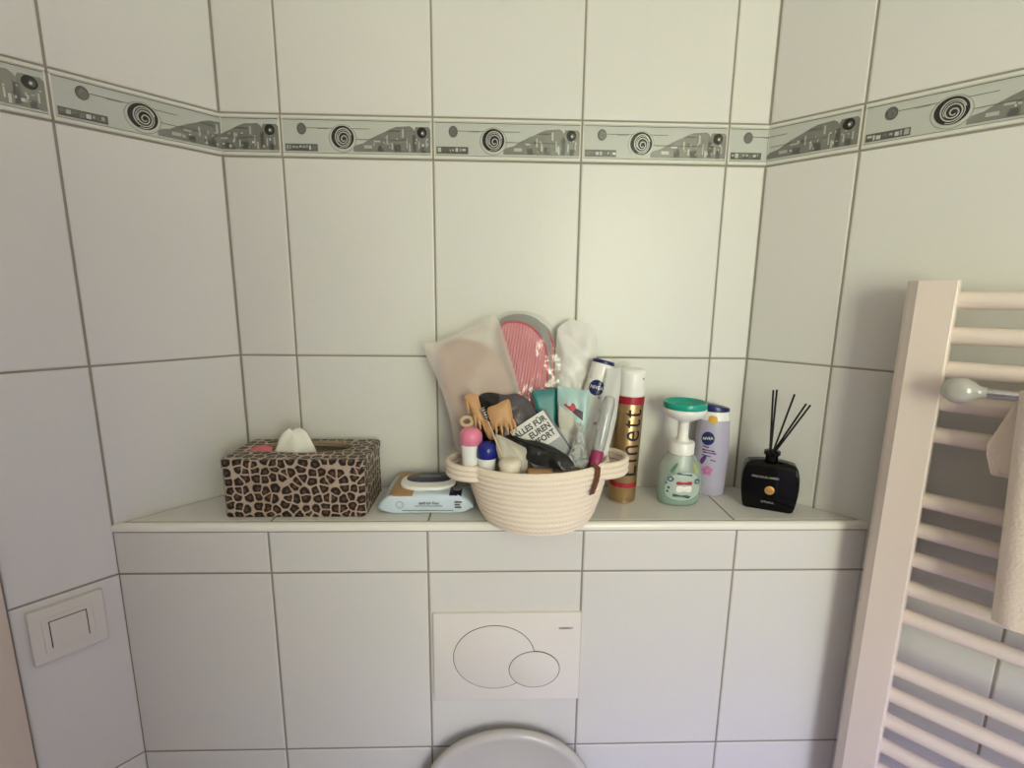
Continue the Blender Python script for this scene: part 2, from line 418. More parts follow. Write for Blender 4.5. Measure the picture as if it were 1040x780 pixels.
struct('wall_right', tiled(RIGHT, [0, .133, .383, .633, .883, 1.0], vr_all, skip=BAND, ext=(.02, .04)), [M['tile'], M['grout']], smooth=False)

# boxed-in cistern wall under the ledge, tiled front and top
XL, XR = -.2392, .9669
FRONT = Fr((0, -D, 0), (1, 0, 0)); TOP = Fr((0, 0, ZS), (1, 0, 0), (0, 1, 0))
bm = tiled(FRONT, [XL, 0, .25, .5, .75, XR], [0, ROWS[4], ROWS[3], ROWS[2], 1.069], back=.05)
NY = -.1415
def lx(y): return LP.x + LU.x / LU.y * y
def rx(y): return RP.x + RU.x / RU.y * y
prism(bm, TOP, [(lx(-.15), -.15), (rx(-.15), -.15), (rx(0), 0), (lx(0), 0)], -.012, -.0010, 1)
for a, b in zip([None, 0, .25, .5, .75], [0, .25, .5, .75, None]):
    tile(bm, TOP, [(lx(NY) if a is None else a, NY), (rx(NY) if b is None else b, NY), (rx(0) if b is None else b, 0), (lx(0) if a is None else a, 0)])
struct('wall_ledge', bm, [M['tile'], M['grout']], smooth=False)
# rounded white nosing on the ledge edge
bm = bmesh.new(); prof = [(-.1445, ZS - .006), (-.1445, ZS + .0002)]
for k in range(7):
    a = math.radians(90 - 90 * k / 6); prof.append((-.1465 - .0075 * math.cos(a), ZS - .0070 + .0075 * math.sin(a)))
prof += [(-.1540, 1.0702), (-.150, 1.0702)]
rings = []
for xo in (0, 1):
    rings.append([Vector(((lx(y) if xo == 0 else rx(y)), y, z)) for y, z in prof])
loft(bm, rings, 0, True, True, True)
struct('trim_1', bm, M['trimwhite'])

# decorative border: silver skyline tiles, each 25 cm long
BH = ZT - ZB
def clip_poly(p, a, b):
    for lim, sg in ((a, 1), (b, -1)):
        q = []
        for i in range(len(p)):
            s, e = p[i - 1], p[i]; si, ei = (s[0] - lim) * sg >= 0, (e[0] - lim) * sg >= 0
            if si != ei:
                t = (lim - s[0]) / (e[0] - s[0]); q.append((lim, s[1] + (e[1] - s[1]) * t))
            if ei: q.append(e)
        p = q
        if not p: return []
    return p
def border_piece(bm, fr, ubase, ua, ub, seed=0):
    """one border tile whose left end stands at ubase; shows millimetres ua..ub of it"""
    rnd = random.Random(seed)
    X = lambda mm: ubase + mm / 1000.0
    Yt = lambda mm: ZT - mm / 1000.0
    def sh(p, n0, n1, mi):
        p = clip_poly(p, ua, ub)
        if len(p) > 2: prism(bm, fr, [(X(a), Yt(b)) for a, b in p], n0, n1, mi)
    def R(a, b, c, d, n0, n1, mi): sh([(a, d), (b, d), (b, c), (a, c)], n0, n1, mi)
    e0 = ua + (1.6 if ua == 0 else .3); e1 = ub - (1.6 if ub == 250 else .3)
    R(e0, e1, 1.6, 65.3, -.0016, -.0002, 0)                       # white body
    R(e0 + 2, e1 - (2 if ub == 250 else 0), 9.0, 58.6, -.0003, .0001, 1)   # grey panel
    R(e0, e1, 2.2, 6.2, -.0003, .0014, 0); R(e0, e1, 61.6, 64.6, -.0003, .0014, 0)    # raised ribs
    R(e0 + 2, e1 - 1, 7.6, 8.6, 0, .0003, 4); R(e0 + 2, e1 - 1, 58.9, 59.5, 0, .0003, 4)
    if ub == 250: R(246.3, 248.2, 6, 62, -.0002, .0010, 0)
    sky = [(118, 56), (118, 50), (122, 46), (134, 43), (146, 36), (158, 30), (170, 25), (180, 20), (190, 16.5), (212, 15), (217, 18), (219, 22), (222, 16), (243, 16), (246, 20), (246, 56)]
    sh(sky, 0, .0006, 2)
    for (a, b, c, d) in ((136, 149, 46, 51), (152, 163, 38, 41), (173, 175.5, 30, 44), (199, 202, 20, 33), (206, 208, 34, 50), (210, 213, 44, 55), (226, 228, 38, 50), (238, 240, 36, 48), (181, 184, 42, 52)):
        R(a, b, c, d, .0005, .0010, 5)
    for (a, b, c, d) in ((158, 168, 46, 55), (186, 197, 44, 55), (216, 222, 28, 54), (230, 237, 46, 56), (176, 196, 22, 24)):
        R(a, b, c, d, .0005, .0009, 6)
    for k in range(22):
        a = rnd.uniform(150, 240); b = rnd.uniform(30, 52); R(a, a + rnd.uniform(.8, 4), b, b + rnd.uniform(.8, 5), .0006, .0011, rnd.choice((5, 6, 1)))
    R(122, 208, 36.8, 37.5, .0005, .0011, 4)
    R(42, 146, 20.2, 20.9, 0, .0006, 4); R(60, 78, 21.5, 22.0, 0, .0006, 4)
    R(6, 59, 45.5, 56.5, 0, .0005, 6)
    a = 8
    while a < 56:
        w = rnd.uniform(2, 6); R(a, a + w, rnd.uniform(47, 50), rnd.uniform(51, 55), .0004, .0009, rnd.choice((5, 1, 2))); a += w + rnd.uniform(1.2, 3)
    def disc(c, y, r, rv, mi, n0, n1, ring=True):
        if not (ua <= c - r + 1 and c + r - 1 <= ub): return
        sh(ell(c, y, r, rv, 32), n0, n1, mi)
    disc(34, 22, 7.5, 9, 6, 0, .0008); disc(34.5, 23, 4.5, 6, 2, .0007, .0012); disc(35, 23.5, 2, 3, 4, .0011, .0015)
    if ua < 80 and ub > 122:
        disc(101, 36, 23, 22, 5, 0, .0005); disc(101, 36, 21.3, 20.3, 1, .0004, .0008); disc(101, 34.5, 18.5, 18, 3, .0007, .0014)
        for (ph, r_in, r_out, turns, w) in ((.4, 1.8, 15.5, 2.9, 1.7), (2.6, 10, 16.2, .9, 1.2)):
            n = 90; pts = []
            for i in range(n + 1):
                t = i / n; rr = r_in + (r_out - r_in) * t; aa = ph + 2 * PI * turns * t
                kx = 1 - rr / 18; pts.append((101 + 2.5 * kx + rr * .92 * math.cos(aa), 34.5 + 4 * kx + rr * math.sin(aa), aa))
            for (x0, y0, a0), (x1, y1, a1) in zip(pts, pts[1:]):
                h = w / 2
                q = [(x0 - h * math.cos(a0), y0 - h * math.sin(a0)), (x0 + h * math.cos(a0), y0 + h * math.sin(a0)), (x1 + h * math.cos(a1), y1 + h * math.sin(a1)), (x1 - h * math.cos(a1), y1 - h * math.sin(a1))]
                face(bm, [fr(X(u), Yt(v), .0018) for u, v in q], 5)
    if ub > 242:
        disc(232, 25, 8, 8.5, 3, .0005, .0014); disc(234, 26, 3.5, 4, 6, .0013, .0018); disc(233, 26, 1.6, 1.6, 0, .0017, .0022)
bmats = [M['rim'], M['panel'], M['silver'], M['dark'], M['midgrey'], M['lightprint'], M['midgrey']]
bm = bmesh.new()
border_piece(bm, LEFT, -.2058, 0, 205.8, 1); border_piece(bm, LEFT, -.4558, 124.7, 250, 2); struct('trim_2', bm, bmats, smooth=False)
bm = bmesh.new()
border_piece(bm, BACK, -.25, 151.9, 250, 3)
for k in range(3): border_piece(bm, BACK, .25 * k, 0, 250, 4 + k)
border_piece(bm, BACK, .75, 0, 68.8, 8); struct('trim_3', bm, bmats, smooth=False)
bm = bmesh.new()
border_piece(bm, RIGHT, -.117, 117, 250, 9)
for k in range(3): border_piece(bm, RIGHT, .133 + .25 * k, 0, 250, 10 + k)
border_piece(bm, RIGHT, .883, 0, 117, 14); struct('trim_4', bm, bmats, smooth=False)

# the rest of the room, behind and beside the camera, plus an added light-blocking wall
lx1 = LP - LU * .3313; rx1 = RP + RU * 1.0; YR = -2.5; CH = 2.5
JAMB = Fr(lx1, (0, 1, 0))
bm = bmesh.new()
prism(bm, JAMB, [(-.10, 0), (-.004, 0), (-.004, CH), (-.10, CH)], -.10, .006, 0, bev=.003)
prism(bm, JAMB, [(-.004, 0), (.03, 0), (.03, CH), (-.004, CH)], -.10, -.002, 1)
struct('door_1', bm, [M['jamb'], M['sealant']])
bm = bmesh.new(); box(bm, lx1.x - .1, lx1.x, YR, lx1.y - .10, 0, CH); struct('wall_side', bm, M['plaster'])
bm = bmesh.new(); box(bm, rx1.x, rx1.x + .1, YR, rx1.y, 0, CH); struct('wall_far_right', bm, M['plaster'])
W0, W1, WZ0, WZ1 = .75, 1.45, .85, 2.25
bm = bmesh.new()
for a, b, c, d in ((lx1.x - .1, W0, 0, CH), (W1, rx1.x + .1, 0, CH), (W0, W1, 0, WZ0), (W0, W1, WZ1, CH)): box(bm, a, b, YR - .12, YR, c, d)
struct('wall_rear', bm, M['plaster'])
bm = bmesh.new(); box(bm, lx1.x, .50, -1.35, -1.25, 0, 1.85, bev=.004); struct('wall_light_blocker', bm, M['plaster'])  # unseen wall, added only to keep window light off the left side
bm = bmesh.new(); box(bm, lx1.x - .1, rx1.x + .1, YR - .12, .1, -.06, 0); struct('floor', bm, M['floor'])
bm = bmesh.new(); box(bm, lx1.x - .1, rx1.x + .1, YR - .12, .1, CH, CH + .06); struct('ceiling', bm, M['plaster'])
w = tag(link(bpy.data.objects.new('window_1', None)), kind='structure'); ORG['window_1'] = Vector((0, 0, 0))
bm = bmesh.new()
for a, b, c, d in ((W0, W0 + .05, WZ0, WZ1), (W1 - .05, W1, WZ0, WZ1), (W0 + .05, W1 - .05, WZ0, WZ0 + .05), (W0 + .05, W1 - .05, WZ1 - .05, WZ1)):
    box(bm, a, b, YR - .09, YR - .03, c, d, bev=.004)
mk('window_frame', bm, M['plastic'], w)
bm = bmesh.new(); box(bm, W0 + .05, W1 - .05, YR - .064, YR - .058, WZ0 + .05, WZ1 - .05)
mk('window_pane', bm, pm('window_glass', (240, 245, 240), .02, alpha_mix=.06), w)

# ------------------------------------------------------------------ flush plate
PL = Fr((.3785, -D, .8445), (1, 0, 0))
t = thing('flush_plate', 'white rectangular toilet flush plate with two overlapping oval buttons on the tiled front', 'flush plate', PL.o)
bm = bmesh.new(); prism(bm, PL, rrect(-.122, .122, -.082, .082, .003), -.001, .006, 0, bev=.0015); mk('plate', bm, M['plastic'], t)
bm = bmesh.new(); big = ell(-.0213, .0010, .0672, .0585, 72); small = ell(.0460, -.0222, .0417, .0333, 64)
prism(bm, PL, inset(big, -.0011), .005, .0062); prism(bm, PL, inset(small, -.0011), .005, .0071); mk('button_gap', bm, M['gap'], t)
bm = bmesh.new(); prism(bm, PL, big, .006, .0068, bev=.0004); mk('button', bm, M['plastic'], t)
bm = bmesh.new(); prism(bm, PL, small, .007, .0076, bev=.0004); mk('button', bm, M['plastic'], t)
bm = bmesh.new(); put_text(bm, PL, 'GEBERIT', .0052, .0972, .0540, .0064, bold=.00012, sx=1.25); mk('lettering', bm, M['greytext'], t)

# ------------------------------------------------------------------ light switch on the left wall
SW = Fr(LEFT(-.2725, .9435, 0), LU)
t = thing('light_switch', 'square white light switch on the left tiled wall', 'light switch', SW.o)
bm = bmesh.new(); prism(bm, SW, rrect(-.0425, .0425, -.0425, .0425, .003), 0, .0085, 0, bev=.0022); mk('frame', bm, M['switch'], t, smooth=False)
bm = bmesh.new(); prism(bm, SW, rrect(-.0285, .0285, -.0285, .0285, .002), .008, .0095, 0, bev=.0008); mk('insert', bm, M['switch'], t, smooth=False)
bm = bmesh.new(); prism(bm, SW, rrect(-.0212, .0212, -.0212, .0212, .001), .0093, .0098); mk('rocker_gap', bm, M['gap'], t)
bm = bmesh.new(); prism(bm, SW, rrect(-.0200, .0200, -.0218, .0200, .001), .0096, .0112, 0, bev=.0006); mk('rocker', bm, M['switch'], t, smooth=False)

# ------------------------------------------------------------------ toilet with raised lid
TX = .3815
t = thing('toilet', 'white wall-hung toilet with raised lid below the flush plate', 'toilet', (TX, -D, 0))
def bowl_ring(z, w, y0, y1, n=48):
    o = []
    for i in range(n):
        a = 2 * PI * i / n; c, s = math.cos(a), math.sin(a)
        yy = (y0 + y1) / 2 - (y1 - y0) / 2 * 0
        ex = abs(c) ** .85 * (1 if c > 0 else -1)
        o.append(Vector((TX + w * ex, (y0 + y1) / 2 + (y0 - y1) / 2 * (s if s < 0 else abs(s) ** .6), z)))
    return o
bm = bmesh.new()
loft(bm, [bowl_ring(.07, .09, -.155, -.40), bowl_ring(.10, .13, -.155, -.50), bowl_ring(.22, .165, -.155, -.62), bowl_ring(.36, .178, -.155, -.675), bowl_ring(.395, .178, -.155, -.68), bowl_ring(.40, .170, -.165, -.672),
          bowl_ring(.395, .13, -.26, -.63), bowl_ring(.30, .11, -.28, -.58), bowl_ring(.20, .05, -.36, -.50)], 0, True, True, True)
mk('bowl', bm, M['ceramic'], t, angle=60)
bm = bmesh.new()
loft(bm, [bowl_ring(.402, .176, -.23, -.676), bowl_ring(.418, .176, -.23, -.676), bowl_ring(.422, .165, -.24, -.665), bowl_ring(.422, .125, -.28, -.62), bowl_ring(.418, .118, -.285, -.612), bowl_ring(.402, .118, -.285, -.612), bowl_ring(.402, .176, -.23, -.676)], 0, True)
mk('seat', bm, M['plastic'], t, angle=60)
LID = Fr((TX, -.214, .418), (1, 0, 0), (0, .12, 1))
LS, LV = .875, .865
lo = [(-.12, 0), (.12, 0), (.165, .03), (.178, .10), (.178, .17), (.166, .24), (.138, .292), (.10, .325), (.05, .3455), (0, .3515), (-.05, .3455), (-.10, .325), (-.138, .292), (-.166, .24), (-.178, .17), (-.178, .10), (-.165, .03)]
lo = [(u * LS, v * LV) for u, v in smooth_closed(lo, 102)]
bm = bmesh.new()
i1, i2, i3, i4 = inset(lo, .004), inset(lo, .011), inset(lo, .016), inset(lo, .06)
loft(bm, [[LID(u, v, n) for u, v in q] for q, n in ((i4, -.011), (i1, -.010), (lo, -.007), (lo, .002), (i1, .006), (i2, .006), (i3, .002), (i4, .000))], 0, True, True, True)
mk('lid', bm, M['lidgrey'], t, angle=70)
for s in (-1, 1):
    bm = bmesh.new(); tube(bm, [(TX + s * .075 - .02, -.225, .415), (TX + s * .075 + .02, -.225, .415)], .011, 16); mk('hinge', bm, M['chrome'], t)

# ------------------------------------------------------------------ towel radiator on the right wall
t = thing('towel_radiator', 'white ladder towel radiator with wide flat post on the right wall', 'radiator', RIGHT(.5, .38, .05))
def post(s0, s1):
    bm = bmesh.new()
    pr = [(s0, .030), (s1, .030), (s1, .070), (s1 - .001, .0738), (s1 - .003, .075), (s0 + .013, .075), (s0 + .004, .068), (s0, .058)]
    loft(bm, [[RIGHT(u, z, n) for u, n in pr] for z in (.38, 1.464)], 0, True, True, True)
    for z in (.5, 1.38): tube(bm, [RIGHT((s0 + s1) / 2, z, 0.0), RIGHT((s0 + s1) / 2, z, .032)], .012, 14)
    return mk('post', bm, M['rad'], t, angle=20)
post(.2205, .2755); post(.785, .840)
zr = []
for top in (1.4385, 1.157, .884, .606):
    for k in range(5): zr.append(top - .0462 * k)
rp = None
for z in zr:
    bm = bmesh.new(); tube(bm, [RIGHT(.262, z, .054), RIGHT(.80, z, .054)], .0115, 18); mk('rail', bm, M['rad'], t, angle=60)
# clip-on towel bar with round ends
tb = thing('towel_bar', 'chrome towel bar with clear round end knob hooked across the radiator', 'towel bar', RIGHT(.5, 1.327, .083))
bm = bmesh.new(); tube(bm, [RIGHT(.30, 1.3255, .1), RIGHT(.74, 1.3255, .1)], .0055, 16); mk('bar', bm, M['chrome'], tb)
for s, q in ((.292, 1), (.750, -1)):
    bm = bmesh.new()
    pr = [(.0005, -.018), (.006, -.0172), (.0115, -.0135), (.0155, -.007), (.0170, 0), (.0160, .007), (.0130, .013), (.0095, .017), (.0075, .021), (.0068, .026)]
    ax = RU.normalized() * q; a2 = Vector((0, 0, 1)); a3 = ax.cross(a2)
    loft(bm, [[RIGHT(s, 1.3255, .1) + ax * z + (a2 * math.cos(k * PI / 14) + a3 * math.sin(k * PI / 14)) * r for k in range(28)] for r, z in pr], 0, True, True, True)
    mk('end_knob', bm, M['acrylic'], tb, angle=80)
    bm = bmesh.new(); tube(bm, [RIGHT(s + q * .075, 1.3255, .1), RIGHT(s + q * .075, 1.334, .082), RIGHT(s + q * .075, 1.350, .0705), RIGHT(s + q * .075, 1.3590, .063), RIGHT(s + q * .075, 1.3612, .054)], .003, 10)
    mk('hook', bm, M['chrome'], tb)
# towel over the bar: a short back fall and a long front fall, its left edge folded in
def towel_sheet(bm, path_of, zs):
    loft(bm, [path_of(z) for z in zs], 0, True, True, True)
t = thing('towel', 'pale terry towel hanging over the bar on the radiator', 'towel', RIGHT(.48, 1.03, .12))
bm = bmesh.new(); rings = []
def front_sec(z, f):
    o = []; k = 1 - f
    wv = .004 * math.sin(f * 9)
    sl = .347 + .019 * f
    outer = [(.62, .128), (.56, .132 + wv), (.50, .127), (.44, .133 - wv), (.40, .130), (sl + .012, .134), (sl + .002, .130), (sl - .003 - .004 * f, .122), (sl + .001, .108), (sl + .008, .104)]
    inner = [(sl + .012, .109), (sl + .006, .113), (sl + .006, .119), (sl + .014, .124), (.40, .120), (.44, .123 - wv), (.50, .117), (.56, .122 + wv), (.62, .118)]
    return [RIGHT(u, z, n) for u, n in outer + inner]
for i in range(20):
    f = i / 19; rings.append(front_sec(1.335 - .290 * f, f))
loft(bm, rings, 0, True, True, True); mk('front_fall', bm, M['towel'], t, angle=80)
bm = bmesh.new(); rings = []
for i in range(10):
    f = i / 9; z = 1.333 - .112 * f; s = .349 - .022 * min(1, f * 1.5) + .008 * max(0, f - .75) * 4
    rings.append([RIGHT(u, z, n) for u, n in ((.62, .092), (.5, .090), (.40, .092), (s + .004, .092), (s, .088), (s + .004, .083), (.40, .084), (.5, .082), (.62, .084))])
loft(bm, rings, 0, True, True, True); mk('back_fall', bm, M['towel'], t, angle=80)
bm = bmesh.new(); rings = []
for i in range(9):
    a = PI * i / 8; o = RIGHT(0, 1.3325, .107)
    rings.append([RIGHT(u, 1.331 + r * .5 * math.sin(a), .107 + r * math.cos(a)) for u, r in ((.350, .0235), (.40, .0225), (.5, .0235), (.62, .0215), (.62, .0125), (.5, .0125), (.40, .0125), (.350, .0125))])
loft(bm, rings, 0, True, True, True); mk('fold', bm, M['towel'], t, angle=80)

# ------------------------------------------------------------------ helpers for round, printed things
def surf(c, rx, ry, yaw=0.0):
    """point on an upright oval body: angle from the front (to the right), height, offset; rx, ry may vary with height"""
    c = Vector(c); f = lambda r, z: r(z) if callable(r) else r
    ca, sa = math.cos(yaw), math.sin(yaw)
    def p(u, z, off=0.0):
        a, b = f(rx, z) + off, f(ry, z) + off
        x, y = a * math.sin(u), -b * math.cos(u)
        return c + Vector((x * ca - y * sa, x * sa + y * ca, z))
    return p
def decal(bm, sf, poly, mi, off, R, K=3, T=None):
    """polygon (metres across, height) laid on a round body of radius R"""
    n = len(poly); cu = sum(p[0] for p in poly) / n; cv = sum(p[1] for p in poly) / n; prev = None
    P = lambda u, v: (T @ sf(u / R, v, off)) if T else sf(u / R, v, off)
    for k in range(K):
        s = 1 - k / K; cur = [bm.verts.new(P(cu + (u - cu) * s, cv + (v - cv) * s)) for u, v in poly]
        if prev:
            for i in range(n): bm.faces.new((prev[i], prev[(i + 1) % n], cur[(i + 1) % n], cur[i])).material_index = mi
        prev = cur
    c = bm.verts.new(P(cu, cv))
    for i in range(n): bm.faces.new((prev[i], prev[(i + 1) % n], c)).material_index = mi
def band(bm, sf, z0, z1, mi, off, u0=-PI, u1=PI, n=48, T=None):
    for i in range(n):
        a, b = u0 + (u1 - u0) * i / n, u0 + (u1 - u0) * (i + 1) / n
        q = [sf(a, z0, off), sf(b, z0, off), sf(b, z1, off), sf(a, z1, off)]
        face(bm, [T @ x for x in q] if T else q, mi)
def round_text(bm, sf, txt, size, R, u, v, off, ang=0.0, bold=0.0, sx=1.0, sy=1.0, mi=0, space=1.0, T=None, step=.003):
    t = text_bm(txt, size, bold, 0, 'CENTER', space); ca, sa = math.cos(ang), math.sin(ang)
    for w in t.verts:
        x, y = w.co.x * sx, w.co.y * sy; w.co = Vector((u + x * ca - y * sa, v + x * sa + y * ca, 0))
    xs = [w.co.x for w in t.verts]; k = min(xs) + step
    while k < max(xs):
        bmesh.ops.bisect_plane(t, geom=t.verts[:] + t.edges[:] + t.faces[:], plane_co=(k, 0, 0), plane_no=(1, 0, 0)); k += step
    vm = {}
    for w in t.verts:
        p = sf(w.co.x / R, w.co.y, off); vm[w] = bm.verts.new(T @ p if T else p)
    for f in t.faces:
        try: bm.faces.new([vm[w] for w in f.verts]).material_index = mi
        except ValueError: pass
    t.free()
def tilt(pivot, rx=0.0, ry=0.0, rz=0.0):
    p = Vector(pivot)
    return Matrix.Translation(p) @ Matrix.Rotation(math.radians(rz), 4, 'Z') @ Matrix.Rotation(math.radians(ry), 4, 'Y') @ Matrix.Rotation(math.radians(rx), 4, 'X') @ Matrix.Translation(-p)
def mkT(name, bm, mats, parent, T=None, **k):
    if T: bmesh.ops.transform(bm, matrix=T, verts=bm.verts)
    return mk(name, bm, mats, parent, **k)
def interp(tab):
    def f(z):
        if z <= tab[0][1]: return tab[0][0]
        for (r0, z0), (r1, z1) in zip(tab, tab[1:]):
            if z <= z1: return r0 + (r1 - r0) * (z - z0) / (z1 - z0)
        return tab[-1][0]
    return f

# ------------------------------------------------------------------ leopard tissue box
bx0, bx1, by0, by1, bz = -.0805, .1475, -.1285, -.0125, .0970
t = thing('tissue_box', 'leopard print tissue box with oval opening at the left end of the ledge', 'tissue box', ((bx0 + bx1) / 2, (by0 + by1) / 2, ZS))
F = Fr(((bx0 + bx1) / 2, (by0 + by1) / 2, ZS), (1, 0, 0), (0, 1, 0)); hw, hd = (bx1 - bx0) / 2, (by1 - by0) / 2
N_ = 96
def ring_rect(w, d, r, n=N_):
    base = rrect(-w, w, -d, d, r, 6); return dense_closed(base, n)
def match(n, w, d):
    o = []
    for i in range(n):
        a = 2 * PI * (i + .5) / n; c, s = math.cos(a), math.sin(a); k = min(w / max(1e-9, abs(c)), d / max(1e-9, abs(s))); o.append((c * k, s * k))
    return o
def at_ring(poly, n_): return [F(u, v, n_) for u, v in poly]
E_ = lambda a, b, cv: [(.0015 + a * math.cos(2 * PI * (i + .5) / N_), cv + b * math.sin(2 * PI * (i + .5) / N_)) for i in range(N_)]
bm = bmesh.new()
loft(bm, [at_ring(match(N_, hw - .001, hd - .001), .0005), at_ring(match(N_, hw - .0015, hd - .0015), .0840), at_ring(match(N_, hw - .005, hd - .005), .0840)], 0, True, True)
loft(bm, [at_ring(match(N_, hw - .005, hd - .005), .0840), at_ring(match(N_, hw - .005, hd - .005), .004)], 1, True, False, True)
bmesh.ops.remove_doubles(bm, verts=bm.verts, dist=1e-6)
box_uv(mk('body', bm, [M['leopard'], M['boxin']], t, angle=30))
bm = bmesh.new(); op = E_(.0765, .0345, .012)
loft(bm, [at_ring(match(N_, hw, hd), .0825), at_ring(match(N_, hw, hd), .0955), at_ring(match(N_, hw - .0015, hd - .0015), bz), at_ring(op, bz), ], 0, True)
loft(bm, [at_ring(op, bz), at_ring(E_(.0755, .0335, .012), bz + .0006), at_ring(E_(.0738, .0318, .012), bz - .001), at_ring(E_(.0738, .0318, .012), .088), at_ring(match(N_, hw - .004, hd - .004), .086), at_ring(match(N_, hw, hd), .0825)], 1, True)
bmesh.ops.remove_doubles(bm, verts=bm.verts, dist=1e-6)
box_uv(mk('lid', bm, [M['leopard'], M['boxin']], t, angle=30))
tz = ZS + bz
q = thing('tissue', 'white crumpled tissue pulled out of the leopard print box', 'tissue', (.02, -.058, tz - .03))
bm = bmesh.new(); rings = []
for i in range(14):
    f = i / 13; ring = []
    for k in range(40):
        a = 2 * PI * k / 40; w = (1 - f) ** .75
        r1 = .035 * w + .008 * f + .004 * math.sin(5 * a + 2) * w + .005 * math.sin(3 * a + 1.4) * (.3 + f); r2 = .021 * w + .003 * f + .003 * math.sin(4 * a) * (.3 + w)
        ring.append(Vector((0.010 + .002 * f + r1 * math.cos(a), -.060 + r2 * math.sin(a) - .002 * f, tz - .014 + .0440 * f + .004 * math.sin(2 * a + .5) * f + .003 * noise.noise(Vector((a * 2, f * 3, 1))))))
    rings.append(ring)
loft(bm, rings, 0, True, True, True); mk('folded_sheet', bm, M['tissue'], q, angle=60)
bm = bmesh.new()
FT = Fr((-.004, -.062, tz + .012), (.6, -.1, .7), (-.6, .3, .6)); pouch(bm, FT, smooth_closed([(-.018, -.008), (.014, -.012), (.019, .004), (.008, .012), (-.012, .008)], 40), .002, 0, 5, wr=.003, ws=80)
mk('loose_corner', bm, M['tissue'], q, angle=60)
q = thing('paper_packet', 'small pink paper packet edge in the opening of the leopard print box', 'packet', (-.04, -.066, tz - .01))
bm = bmesh.new(); FT = Fr((-.0375, -.076, tz + .0015), (1, .02, 0), (0, 1, .35)); pouch(bm, FT, smooth_closed([(-.016, -.007), (.015, -.008), (.017, .004), (.004, .009), (-.013, .006)], 40), .0028, 0, 5, wr=.002, ws=90)
mk('wrapper', bm, M['pinkpaper'], q, angle=60)

# ------------------------------------------------------------------ pack of wipes
W = Fr((.2445, -.0640, ZS), (1, 0, 0), (0, 1, 0))
t = thing('wet_wipes', 'flat pack of wet wipes with oval navy lid between tissue box and basket', 'wet wipes', (.2445, -.060, ZS))
bm = bmesh.new(); rings = []
for k in range(25):                                  # sections along x: crimped ends, full middle
    f = k / 24; x = -.083 + .160 * f; e = min(f, 1 - f); full = min(1, e / .15) ** .6
    h = .0015 + .0345 * full; d = .0545 - .008 * (1 - full)
    zc = .0175 if full < 1 else .0175
    ring = []
    for j in range(28):
        a = 2 * PI * j / 28; c, s = math.cos(a), math.sin(a)
        yy = d * (abs(c) ** .22) * (1 if c > 0 else -1); zz = h / 2 * (abs(s) ** .25) * (1 if s > 0 else -1)
        wv = .0012 * noise.noise(Vector((x * 60, yy * 60, zz * 90)))
        ring.append(W(x, yy + wv, max(.0004, .0172 * full + .009 * (1 - full) + zz + wv)))
    rings.append(ring)
loft(bm, rings, 0, True, True, True)
for f in bm.faces:
    c = f.calc_center_median(); u, v = W.uv(c)
    if c.z > ZS + .031:
        f.material_index = 1 if u < -.020 else (2 if u > .040 or v > .036 else 0)
mk('pack', bm, [M['wipeblue'], M['wipebrown'], M['wipenavy']], t, angle=50)
WT = Fr(W(0, .003, .0355), (1, 0, 0), (0, 1, 0))
bm = bmesh.new()
for (u, v, r, s_) in ((.050, .000, .011, 1), (.058, -.020, .012, .8), (.049, -.034, .008, 1), (.062, .014, .008, 1)): prism(bm, WT, ell(u, v, r, r * s_, 20), -.0005, .0008)
mk('grey_print', bm, M['wipegrey'], t)
bm = bmesh.new(); lid = [(-.0035 + .0475 * math.copysign(abs(math.cos(2 * PI * i / 56)) ** .8, math.cos(2 * PI * i / 56)), -.006 + .0355 * math.copysign(abs(math.sin(2 * PI * i / 56)) ** .8, math.sin(2 * PI * i / 56))) for i in range(56)]
prism(bm, WT, lid, -.001, .0045, 0, bev=.0025); l = mk('flip_lid', bm, M['white'], t, angle=50)
bm = bmesh.new(); prism(bm, WT, [(-.0035 + (u + .0035) * .82, .0035 + (v + .006) * .60) for u, v in lid], .004, .0056, 0, bev=.0008); mk('lid_window', bm, M['wipenavy'], l)
bm = bmesh.new(); prism(bm, WT, rrect(-.023, .016, .004, .013, .003), .0055, .0060); mk('lid_print', bm, M['wipegrey'], l)
WF = Fr(W(0, -.0548, .0165), (1, 0, 0), (0, .05, 1))
bm = bmesh.new(); put_text(bm, WF, 'sanft zur Haut', .0068, .004, .0035, .0014, bold=.0001, sx=.85)
for a, b, v in ((-.020, .026, -.0015), (-.040, .044, -.0090)): prism(bm, WF, [(a, v - .0004), (b, v - .0004), (b, v + .0004), (a, v + .0004)], .0008, .0014)
for k, w_ in enumerate((.012, .009, .011)): prism(bm, WF, rrect(.046 - w_ * 0, .046 + w_, .004 - .0045 * k, .0064 - .0045 * k, .0005), .0006, .0013)
mk('lettering', bm, M['greytext'], t)
bm = bmesh.new(); r0 = ell(-.0440, .0005, .0062, .0062, 28); r1 = ell(-.0440, .0005, .0052, .0052, 28)
loft(bm, [[WF(u, v, .0010) for u, v in r0], [WF(u, v, .0012) for u, v in r1]]); mk('round_emblem', bm, M['graytxt'], t)

